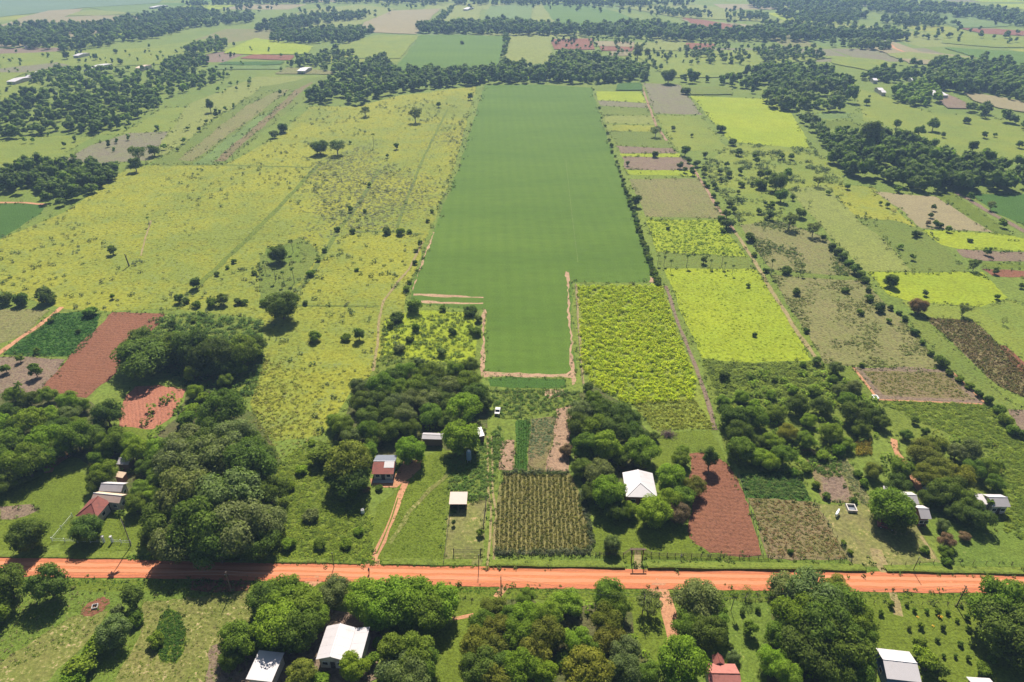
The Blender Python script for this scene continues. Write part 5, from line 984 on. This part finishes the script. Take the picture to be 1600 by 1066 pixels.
house('shed', 'low white-roofed shed cut by the bottom right edge', 'shed', [(1516,1058),(1550,1061),(1556,1084),(1516,1082)], 2.4, 3.0, n=4, roof='white_sheet', roof2='grey_or_shaded_sheet', wall='wood', win=False)  # front sheets greyed to paint the side turned from the sun
house('outbuilding', 'grey roof deep in shade under the mango wood', 'shed', [(661,676),(691,677),(693,687),(659,686)], 2.6, 3.1, n=4, roof='grey_or_shaded_sheet', wall='wood', win=False, over=.25)
house('lean_to', 'small bright white roof beside the round mango tree', 'shed', [(746,669),(755,668),(754,681),(747,683)], 2.2, 2.5, ridge='mono', n=2, roof='white_sheet', wall='wood', win=False, over=.15)
house('coop', 'tiny white-roofed shed on the path by the two-gabled house', 'shed', [(1380,760),(1391,762),(1391,766),(1380,764)], 1.9, 2.1, ridge='mono', n=2, roof='white_sheet', wall='wood', win=False, over=.1)
for x, y, wp, rf, lab in [
 (248,10,9,'white_sheet','tiny white roof among fields at the top left'), (158,103,17,'white_sheet','white farm roof, right one of the pair at far left'),
 (143,108,12,'white_sheet','white farm roof, left one of the pair at far left'), (224,104,13,'tan_sheet','tan-roofed farm building right of the white pair'),
 (30,124,18,'white_sheet','low pale roof at the far left edge of the wood'), (46,119,6,'white_sheet','tiny white shed beside the low pale roof'), (60,113,7,'white_sheet','tiny white shed at the wood tip, far left'),
 (50,71,9,'white_sheet','white roof in the top left tree belt'), (127,85,11,'white_sheet','white roof below the top left tree belt'),
 (476,108,16,'white_sheet','white-blue roofed house at the end of the strips'), (580,108,7,'white_sheet','tiny white roof above the dark central wood'),
 (217,34,5,'white_sheet','speck of white roof in the tan field edge'), (732,13,9,'grey_or_shaded_sheet','distant roof at the top centre'), (1456,143,30,'white_sheet','long white barn behind the dense grove'),
 (1366,124,9,'white_sheet','white roof left of the far right farm'), (1426,124,10,'white_sheet','white roof above the dense grove'), (1374,139,11,'white_sheet','white roof, upper of the two left of the grove'),
 (1379,143,9,'white_sheet','white roof, lower of the two left of the grove'), (1386,65,10,'white_sheet','white roof by the far tan field'), (1192,4,18,'white_sheet','long white roof at the very top right'),
 (1236,8,6,'white_sheet','tiny roof right of the long top roof'), (322,23,6,'white_sheet','tiny roof by the far red track')]:
    wp *= .78; h = wp*.24
    house('far_house', lab, 'house', [(x-wp/2, y-h), (x+wp/2, y-h+.2), (x+wp/2, y+h), (x-wp/2, y+h-.2)], 3.0, 4.0, n=3, roof=rf, wall='plaster', over=.3, win=False)

# ------------------------------------------------------------------ fences, gates, poles
def fence(name, label, px, every, post, rails, ph=1.3, pr=.08, rr=.03, pm='wood', rm='wire', square=False):
    P = [G(*p) for p in px]; r = thing(name, label, 'fence', tuple(P[0]))
    o = P[0]; line = []
    for i in range(len(P)-1):
        k = max(1, round((P[i+1]-P[i]).length/every)); line += [P[i].lerp(P[i+1], j/k)-o for j in range(k)]
    line.append(P[-1]-o)
    for q in line:
        l = R.uniform(-.04, .04); h = ph*R.uniform(.93, 1.07)
        m = MB(); m.box((q.x, q.y, h/2), (pr*2, pr*2, h+.3)) if square else m.bar((q.x, q.y, -.2), (q.x+l, q.y+l, h), pr, pr*.85)
        m.build('post', pm, r)
    for z in rails:
        m = MB()
        for i in range(len(line)-1):
            a, b = line[i], line[i+1]; m.bar((a.x, a.y, z), (b.x, b.y, z), rr, rr, 4)
        m.build('rail' if rr > .04 else 'wire', rm, r)
    return r
fence('white_fence', 'white post-and-rail fence front of the red tiled house, left of gate', [(82,846),(122,848),(162,849)], 2.6, 0, (.45, 1.0), 1.1, .07, .035, 'white_paint', 'white_paint', True)
fence('white_fence', 'short white fence right of the red tiled house gate', [(175,848),(205,850)], 2.6, 0, (.45, 1.0), 1.1, .07, .035, 'white_paint', 'white_paint', True)
fence('white_fence', 'white side fence climbing towards the red tiled house', [(82,846),(97,828),(114,808)], 3.0, 0, (.5, 1.0), 1.2, .06, .03, 'white_paint', 'white_paint', True)
fence('white_fence', 'pale thin side fence right of the red tiled house', [(204,849),(196,830),(187,808)], 3.4, 0, (.6, 1.1), 1.2, .05, .03, 'concrete', 'concrete', True)
for gx in (162, 175):
    p = G(gx, 849); g = thing('gate_pillar', 'white gate pillar ending the '+('left' if gx < 170 else 'right')+' white fence', 'pillar', tuple(p)); MB().box((0, .35, .85), (.42, .42, 1.9)).build('shaft', 'white_paint', g); MB().box((0, .35, 1.88), (.56, .56, .14)).build('cap', 'concrete', g)
fence('rail_fence', 'brown rail fence left of the timber gateway', [(936,868),(974,869),(986,861)], 1.8, 0, (.35, .75, 1.12), 1.3, .09, .055, 'wood', 'wood')
fence('rail_fence', 'long brown rail fence right of the timber gateway', [(1004,861),(1017,869),(1080,871),(1140,872),(1200,873)], 2.0, 0, (.35, .75, 1.12), 1.3, .09, .06, 'wood', 'wood')
fence('wire_fence', 'wire fence in front of the brown stubble plot', [(1203,873),(1330,877)], 2.6, 0, (.5, 1.0), 1.2, .06, .012)
fence('wire_fence', 'wire fence along the verge from stubble plot to right edge', [(1392,884),(1480,880),(1600,885),(1640,887)], 3.0, 0, (.5, 1.0), 1.2, .06, .012)
fence('wire_fence', 'wire fence in front of the olive crop plot', [(772,869),(850,869),(930,869)], 2.6, 0, (.5, 1.0), 1.2, .06, .012)
fence('wire_fence', 'wire fence left of the dry yard by the open shed', [(703,806),(697,850),(693,882)], 2.4, 0, (.5, 1.0), 1.2, .06, .012)
fence('pole_fence', 'dark pole pen fence right of the open shed', [(737,781),(760,781),(758,800),(755,826)], 3.0, 0, (.7, 1.3), 1.5, .07, .05, 'dark_wood', 'dark_wood')
fence('wire_fence', 'fence between the red field and the stubble plot', [(1153,745),(1170,790),(1192,870)], 3.0, 0, (.5, 1.0), 1.2, .07, .012, 'dark_wood')
fence('wire_fence', 'fence between stubble plot and mown yard', [(1272,786),(1300,830),(1330,880)], 2.6, 0, (.5, 1.0), 1.2, .07, .012, 'dark_wood')
fence('wire_fence', 'wire fence on the left side of the shrub field', [(899,446),(902,500),(906,560),(911,606)], 4.0, 0, (.5, 1.0), 1.3, .08, .012, 'concrete')
fence('wire_fence', 'wire fence below the road by the curved driveway', [(1052,938),(1075,938),(1140,940),(1220,942)], 3.0, 0, (.5, 1.0), 1.2, .06, .012)
fence('wire_fence', 'wire fence below the road at the mixed wood', [(690,940),(760,941),(800,942)], 3.0, 0, (.5, 1.0), 1.2, .06, .012)
fence('wire_fence', 'wire fence along the top of the green garden', [(1365,944),(1395,945),(1440,946),(1520,948),(1560,950)], 3.0, 0, (.5, 1.0), 1.2, .06, .012)
p0 = G(986, 878); p1 = G(1003, 879); g = thing('timber_gateway', 'tall timber gateway with crossbeam over the entrance path', 'gateway', tuple((p0+p1)/2)); hw = (p1-p0).length/2
for s in (-1, 1): MB().box((s*hw, 0, 2.0), (.22, .22, 4.2)).build('post', 'wood', g)
MB().box((0, 0, 4.2), (2*hw+1.2, .30, .22)).build('crossbeam', 'wood', g)
p0 = G(987, 862); g = thing('gate', 'low brown wooden gate behind the timber gateway', 'gate', tuple(G(994.5, 862)))
for k in range(4): MB().box((0, 0, .25+.3*k), (2*hw*.95, .06, .12)).build('bar', 'wood', g)
for s in (-1, 0, 1): MB().box((s*hw*.93, .06, .7), (.10, .05, 1.3)).build('stile', 'wood', g)
p0 = G(709, 866); p1 = G(751, 866); g = thing('pole_gate', 'dark pole gate at the road end of the dry yard', 'gate', tuple((p0+p1)/2)); hw = (p1-p0).length/2
for s in (-1, 1): MB().bar((s*hw, 0, -.2), (s*hw, 0, 1.9), .11).build('post', 'dark_wood', g)
for z in (.5, 1.0, 1.5): MB().bar((-hw, -.05, z), (hw, -.05, z), .055).build('bar', 'dark_wood', g)
def pole(label, x, y, h=6.6):
    p = G(x, y); r = thing('utility_pole', label, 'pole', tuple(p), group='roadside utility poles')
    MB().bar((0, 0, -.3), (0, 0, h), .13, .09, 8).build('shaft', 'wood', r)
    MB().box((0, 0, h-.45), (.10, 1.0, .12)).build('crossarm', 'wood', r)
    for k in (-.42, .42): MB().lathe([(.04, 0), (.05, .05), (.04, .1), (.045, .14), (.02, .17)], (0, k, h-.39), 8).build('insulator', 'white_paint', r)
    return Vector((p.x, p.y, h-.2))
tops = [pole('utility pole standing at the red bare verge below the road', 362, 926), pole('utility pole standing at the footpath mouth below the road', 783, 933),
        pole('utility pole standing beside the grey tree at the curved driveway', 1003, 962), pole('utility pole standing at the top of the green garden', 1494, 948)]
for lab, x, y in [('slim pole on the verge left of the driveway', 522, 886), ('slim pole beside the dark pole gate', 748, 889), ('slim pole on the verge below the dense round tree', 1426, 893), ('leaning slim pole at the right edge above the road', 1598, 896)]:
    p = G(x, y); r = thing('slim_pole', lab, 'pole', tuple(p), group='slim poles above the road'); MB().bar((0, 0, -.2), (.1, 0, 4.6), .09, .07, 7).build('shaft', 'dark_wood', r); MB().bar((.1, 0, 4.6), (.1, 0, 4.75), .12, .04, 7).build('cap', 'concrete', r)
ends = [tops[0]+Vector((-150, 1, 0))]+tops+[tops[-1]+Vector((110, -4, 0))]
for i in range(len(ends)-1):
    m = MB(); A, B = ends[i], ends[i+1]
    for dx in (-.7, .7):
        pv = None
        for j in range(13):
            t = j/12; q = A.lerp(B, t)+Vector((0, dx*.6, -1.1*4*t*(1-t)))
            if pv: m.bar(pv, q, .02, .02, 4)
            pv = q
    m.build('power_line', 'wire', None, label=['pair of wires running off left from the first utility pole', 'pair of wires between the first and second utility pole', 'pair of wires between the second and third utility pole', 'pair of wires between the third and fourth utility pole', 'pair of wires running off right from the last utility pole'][i], cat='wires', group='power lines')

# ------------------------------------------------------------------ small things
p = G(149, 949); r = thing('well', 'square white well frame in a ring of bare earth', 'well', tuple(p), .3, None, .62)
for k in range(4):
    a = k*math.pi/2; MB().box((.85*math.cos(a), .85*math.sin(a), .35), (.16 if k % 2 == 0 else 1.55, 1.86 if k % 2 == 0 else .16, .9)).build('rim', 'concrete', r)
MB().box((0, 0, .06), (1.5, 1.5, .1)).build('shaft', 'rubber', r); MB().bar((.2, -.2, .3), (.5, .1, 1.1), .18, .2, 8).build('bucket', 'dark_wood', r)  # flat black plate paints the darkness of an open shaft
cc = G(149, 949); zz = nextz(100)
pts = []
for k in range(40):
    a = k*math.pi/20; rr_ = 2.4*(1+.1*R.uniform(-1, 1)+.12*math.sin(2*a)); pts.append((cc.x+rr_*math.cos(a), cc.y+rr_*math.sin(a), zz))
link('bare_patch', mesh_np('bare_patch', pts, [tuple(range(40))], 'red_soil'), kind='structure')
p = G(733, 722); r = thing('water_tank', 'slim upright water tank standing in the mango shade', 'tank', tuple(p))
MB().lathe([(.62, 1.0), (.66, 1.1), (.66, 3.4), (.6, 3.7), (.35, 3.95)], n=18).build('tank', 'tank_blue', r, smooth=False); MB().lathe([(.36, 3.95), (.36, 4.08), (.3, 4.12)], n=14).build('lid', 'white_paint', r)
for k in range(4): a = k*math.pi/2+.78; MB().bar((.5*math.cos(a), .5*math.sin(a), -.1), (.5*math.cos(a), .5*math.sin(a), 1.0), .07).build('leg', 'concrete', r)
def car(name, label, p, rz, col, L=4.2, W=1.7, pickup=False):
    r = thing(name, label, 'car', tuple(p), rz)
    b = MB(); prof = [(-L/2, .35), (-L/2, .85), (-L*.28, .95), (-L*.2, .98), (L*.46, .98), (L/2, .8), (L/2, .35)]
    b.prism([(x, -W/2, z) for x, z in prof], [(x, W/2, z) for x, z in prof]); bo = b.build('body', col, r)
    x1 = L*.12 if pickup else L*.42
    cb = [(-L*.26, .97), (-L*.12, 1.48), (x1-.25, 1.5), (x1, .98)]
    MB().prism([(x, -W*.43, z) for x, z in cb], [(x, W*.43, z) for x, z in cb]).build('cabin', col, r)
    g = [(-L*.272, .99), (-L*.135, 1.44)]
    MB().prism([(g[0][0], -W*.4, g[0][1]), (g[0][0], W*.4, g[0][1]), (g[0][0]-.02, W*.4, g[0][1]), (g[0][0]-.02, -W*.4, g[0][1])], [(g[1][0], -W*.36, g[1][1]), (g[1][0], W*.36, g[1][1]), (g[1][0]-.02, W*.36, g[1][1]), (g[1][0]-.02, -W*.36, g[1][1])]).build('windscreen', 'dark_glass', r)
    for s in (-1, 1):
        MB().box(((x1-L*.2)/2, s*W*.437, 1.23), ((x1+L*.05), .02, .3)).build('side_window', 'dark_glass', r)
        MB().box((-L/2-.01, s*W*.36, .7), (.04, .3, .16)).build('headlight', 'white_paint', r)
        for x in (-L*.31, L*.31):
            wv = MB(); wv.bar((x, s*(W/2-.16), .33), (x, s*(W/2+.03), .33), .33, .33, 14); t = wv.build('wheel', 'rubber', r)
            MB().bar((x, s*(W/2+.03), .33), (x, s*(W/2+.045), .33), .18, .18, 10).build('rim', 'concrete', t)
    return r
car('parked_car', 'white pickup parked at the wood edge below the big field', G(777.5, 645), math.radians(85), 'grey_or_shaded_sheet', 3.2, 1.5, True)
car('parked_car', 'dark red car parked in shade beside the dense round tree', G(1384, 824), math.radians(160), 'red_tile', 4.0)
p = G(567, 802); r = thing('trough', 'white upright drum on bare earth left of the driveway', 'drum', tuple(p)); MB().lathe([(.42, 0), (.46, .1), (.46, 1.1), (.42, 1.2)], n=14).build('drum', 'white_paint', r); MB().lathe([(.44, 1.2), (.44, 1.27), (.1, 1.3)], n=14).build('lid', 'concrete', r)
p = G(1446, 766); r = thing('cart', 'white handcart tipped by the dirt yard at right', 'cart', tuple(p), .6); MB().prism([(-.8, -.5, .5), (.8, -.5, .5), (.8, .5, .5), (-.8, .5, .5)], [(-1, -.65, 1.0), (1, -.65, 1.0), (1, .65, 1.0), (-1, .65, 1.0)]).build('tray', 'white_paint', r)
for s in (-.7, .7): MB().bar((0, s, .4), (0, s*1.12, .4), .4, .4, 12).build('wheel', 'rubber', r)
MB().bar((.9, 0, .8), (2.1, 0, 1.2), .05).build('handle', 'wood', r)
# logs and brush
p = G(1043, 681); mb = MB(); rb = random.Random(4)
for k in range(160):
    a = rb.uniform(0, 6.28); d = abs(rb.gauss(0, 1.0)); z = max(.1, 1.3-d*.55)*rb.random(); x, y = 1.5*d*math.cos(a), .9*d*math.sin(a); a2 = rb.uniform(0, 6.28); l = rb.uniform(.4, 1.2)
    mb.bar((x-l*math.cos(a2), y-l*math.sin(a2), z+rb.uniform(-.1, .3)), (x+l*math.cos(a2), y+l*math.sin(a2), z+rb.uniform(0, .4)), .05, .02, 4)
mb.build('brush_pile', 'brush', None, tuple(p), label='heap of dry brown branches on the lawn above the red field', cat='brush pile')
p = G(202, 416); r = thing('dead_trunk', 'bare dead trunk standing alone in the yellow pasture', 'trunk', tuple(p)); MB().bar((0, 0, -.2), (-.35, 0, 5.6), .32, .2, 8).build('trunk', 'bark', r); MB().bar((-.25, 0, 4.2), (.5, .1, 5.4), .12, .05, 6).build('branch', 'bark', r); MB().bar((-.3, 0, 4.8), (-.9, .2, 5.7), .10, .04, 6).build('branch', 'bark', r)
for x, y, lab in [(1467, 965, 'larger yellow flowering shrub in the green garden'), (1433, 965, 'small yellow flowering shrub at the left of the garden'), (1457, 979, 'small yellow flowering shrub at the middle of the garden')]:
    V, Q, T = SHRUB[0]; q = G(x, y); sz = 1.1 if x == 1467 else .6
    r = thing('flowering_shrub', lab, 'shrub', tuple(q), 0, None, sz); link('blossom', quads_tris_mesh('blossom', V+np.array([0, 0, .25]), Q, T, 'flower_yellow'), r); MB().bar((0, 0, -.1), (0, 0, .5), .06).build('stem', 'bark', r)
plant('tall', 709, 816, 7, 'k', 'lone dark slender shrub in the dry yard below the open shed', 'yard shrub', 1.0)
plant('small', 750, 832, 13, 'g', 'small green tree at the right side of the dry yard', 'yard tree', 1.0)
plant('palm', 184, 802, 20, 'd', 'tall palm in the shade right of the red tiled house', 'farm palm', 2.6)
plant('palm', 1549, 784, 16, 'g', 'palm in front of the small white-roofed house', 'house palm')
plant('bush', 1480, 878, 16, 'g', 'green bush on the verge below the brownish tree at right', 'verge bush')
# a person walking across the road
def person(label, p, rz, top, bottom, h=1.7):
    r = thing('person', label, 'person', tuple(p), rz)
    me = bpy.data.meshes.new('body')
    J = [(0, 0, .95), (0, 0, 1.2), (0, .01, 1.42), (0, .01, 1.52), (0, .03, 1.64), (.18, 0, 1.4), (.24, .06, 1.14), (.22, .2, .94), (-.18, 0, 1.4), (-.24, -.05, 1.14), (-.22, -.06, .9), (.09, 0, .9), (.10, .16, .5), (.10, .2, .08), (.10, .32, .04), (-.09, 0, .9), (-.10, -.06, .5), (-.10, -.26, .1), (-.10, -.16, .04)]
    E = [(0, 1), (1, 2), (2, 3), (3, 4), (2, 5), (5, 6), (6, 7), (2, 8), (8, 9), (9, 10), (0, 11), (11, 12), (12, 13), (13, 14), (0, 15), (15, 16), (16, 17), (17, 18)]
    rad = [.14, .13, .14, .055, .11, .06, .045, .035, .06, .045, .035, .09, .065, .045, .04, .09, .065, .045, .04]
    me.from_pydata(J, E, []); o = link('body', me, r); me.materials.append(MATS[bottom])
    m = o.modifiers.new('skin', 'SKIN'); o.modifiers.new('sub', 'SUBSURF').levels = 1; o.modifiers['sub'].render_levels = 1
    for i, v in enumerate(me.skin_vertices[0].data): v.radius = (rad[i], rad[i]*.85); v.use_root = (i == 0)
    MB().lathe([(.17, .92), (.165, 1.15), (.19, 1.38), (.09, 1.48)], n=12).build('shirt', top, r); MB().lathe([(.06, 1.55), (.115, 1.62), (.12, 1.7), (.08, 1.78), (.02, 1.8)], (0, .02, 0), 12).build('hair', 'rubber', r)
person('person in dark clothes walking on the orange road at the driveway mouth', G(577, 896), .4, 'cloth_dark', 'cloth_dark')
person('person in light shirt standing on the lawn beside the rail fence', G(1064, 874), 2.0, 'cloth_light', 'cloth_dark')
def cow(label, p, rz, mat):
    r = thing('cow', label, 'cow', tuple(p), rz); me = bpy.data.meshes.new('body')
    J = [(0, 0, 1.0), (.55, 0, 1.02), (.8, 0, 1.2), (1.05, 0, 1.38), (1.32, 0, 1.22), (1.45, 0, 1.1), (-.55, 0, 1.04), (-.78, 0, 1.05), (-.86, 0, .75), (-.86, 0, .45)]
    E = [(0, 1), (1, 2), (2, 3), (3, 4), (4, 5), (0, 6), (6, 7), (7, 8), (8, 9)]
    rad = [.36, .34, .24, .17, .13, .09, .33, .2, .03, .04]
    for x, b in ((.55, 1), (-.55, 6)):
        for sy in (-1, 1):
            i = len(J); J += [(x, sy*.2, .72), (x+(.03 if x > 0 else -.06), sy*.2, .38), (x, sy*.2, .04)]; E += [(b, i), (i, i+1), (i+1, i+2)]; rad += [.13, .075, .07]
    for sy in (-1, 1):
        i = len(J); J.append((1.08, sy*.24, 1.42)); E.append((3, i)); rad.append(.05)
    me.from_pydata(J, E, []); o = link('body', me, r); me.materials.append(MATS[mat]); o.modifiers.new('skin', 'SKIN'); sb = o.modifiers.new('sub', 'SUBSURF'); sb.levels = sb.render_levels = 1
    for i, v in enumerate(me.skin_vertices[0].data): v.radius = (rad[i], rad[i]); v.use_root = (i == 0)
    for sy in (-1, 1): MB().bar((1.12, sy*.12, 1.5), (1.18, sy*.26, 1.68), .035, .01, 5).build('horn', 'concrete', r)
cow('white cow standing on the mown yard beside the stubble plot', G(1307, 806), .9, 'white_paint')
def basin(name, label, px, h, mat, floor):
    c, a, b, rz = rect(px, h); r = thing(name, label, 'basin', (c.x, c.y, 0), rz)
    for sx in (-1, 1): MB().box((sx*(a-.12), 0, h/2-.05), (.24, 2*b, h+.1)).build('wall', mat, r)
    for sy in (-1, 1): MB().box((0, sy*(b-.12), h/2-.052), (2*a-.485, .24, h+.1)).build('wall', mat, r)
    MB().box((0, 0, .12), (2*a-.49, 2*b-.49, .2)).build('floor', floor, r)
basin('cattle_basin', 'open concrete basin at the corner of the mown yard', [(1321,786),(1336,788),(1340,798),(1326,798)], .8, 'plaster', 'dark_or_shaded_sheet')
basin('foundation', 'low white block foundation at the corner of the fenced brown square', [(1362,617),(1370,617),(1374,622.5),(1366,622.5)], .7, 'white_paint', 'concrete')
house('outhouse', 'small tan-roofed outhouse on the red yard behind the left farm', 'hut', [(183,738),(196,740),(194,747),(181,745)], 2.0, 2.4, ridge='mono', n=3, roof='tan_sheet', wall='brick_wall', over=.15, win=False)
# ------------------------------------------------------------------ haze: even pale air round the whole scene
HZ = 0.00018
hm = bpy.data.materials.new('haze'); hm.use_nodes = True; t = hm.node_tree
for n in list(t.nodes):
    if n.type == 'BSDF_PRINCIPLED': t.nodes.remove(n)
pv = t.nodes.new('ShaderNodeVolumePrincipled'); pv.inputs['Color'].default_value = (.46, .67, 1.0, 1); pv.inputs['Density'].default_value = HZ; pv.inputs['Anisotropy'].default_value = .25
t.links.new(pv.outputs[0], t.nodes['Material Output'].inputs['Volume'])
m = MB(); m.prism([(-9100, -700, -1), (9100, -700, -1), (9100, 30100, -1), (-9100, 30100, -1)], [(-9100, -700, 135), (9100, -700, 135), (9100, 30100, 135), (-9100, 30100, 135)])
hz = m.build('haze', None, kind='stuff'); hz.data.materials.append(hm); hz.display_type = 'WIRE'
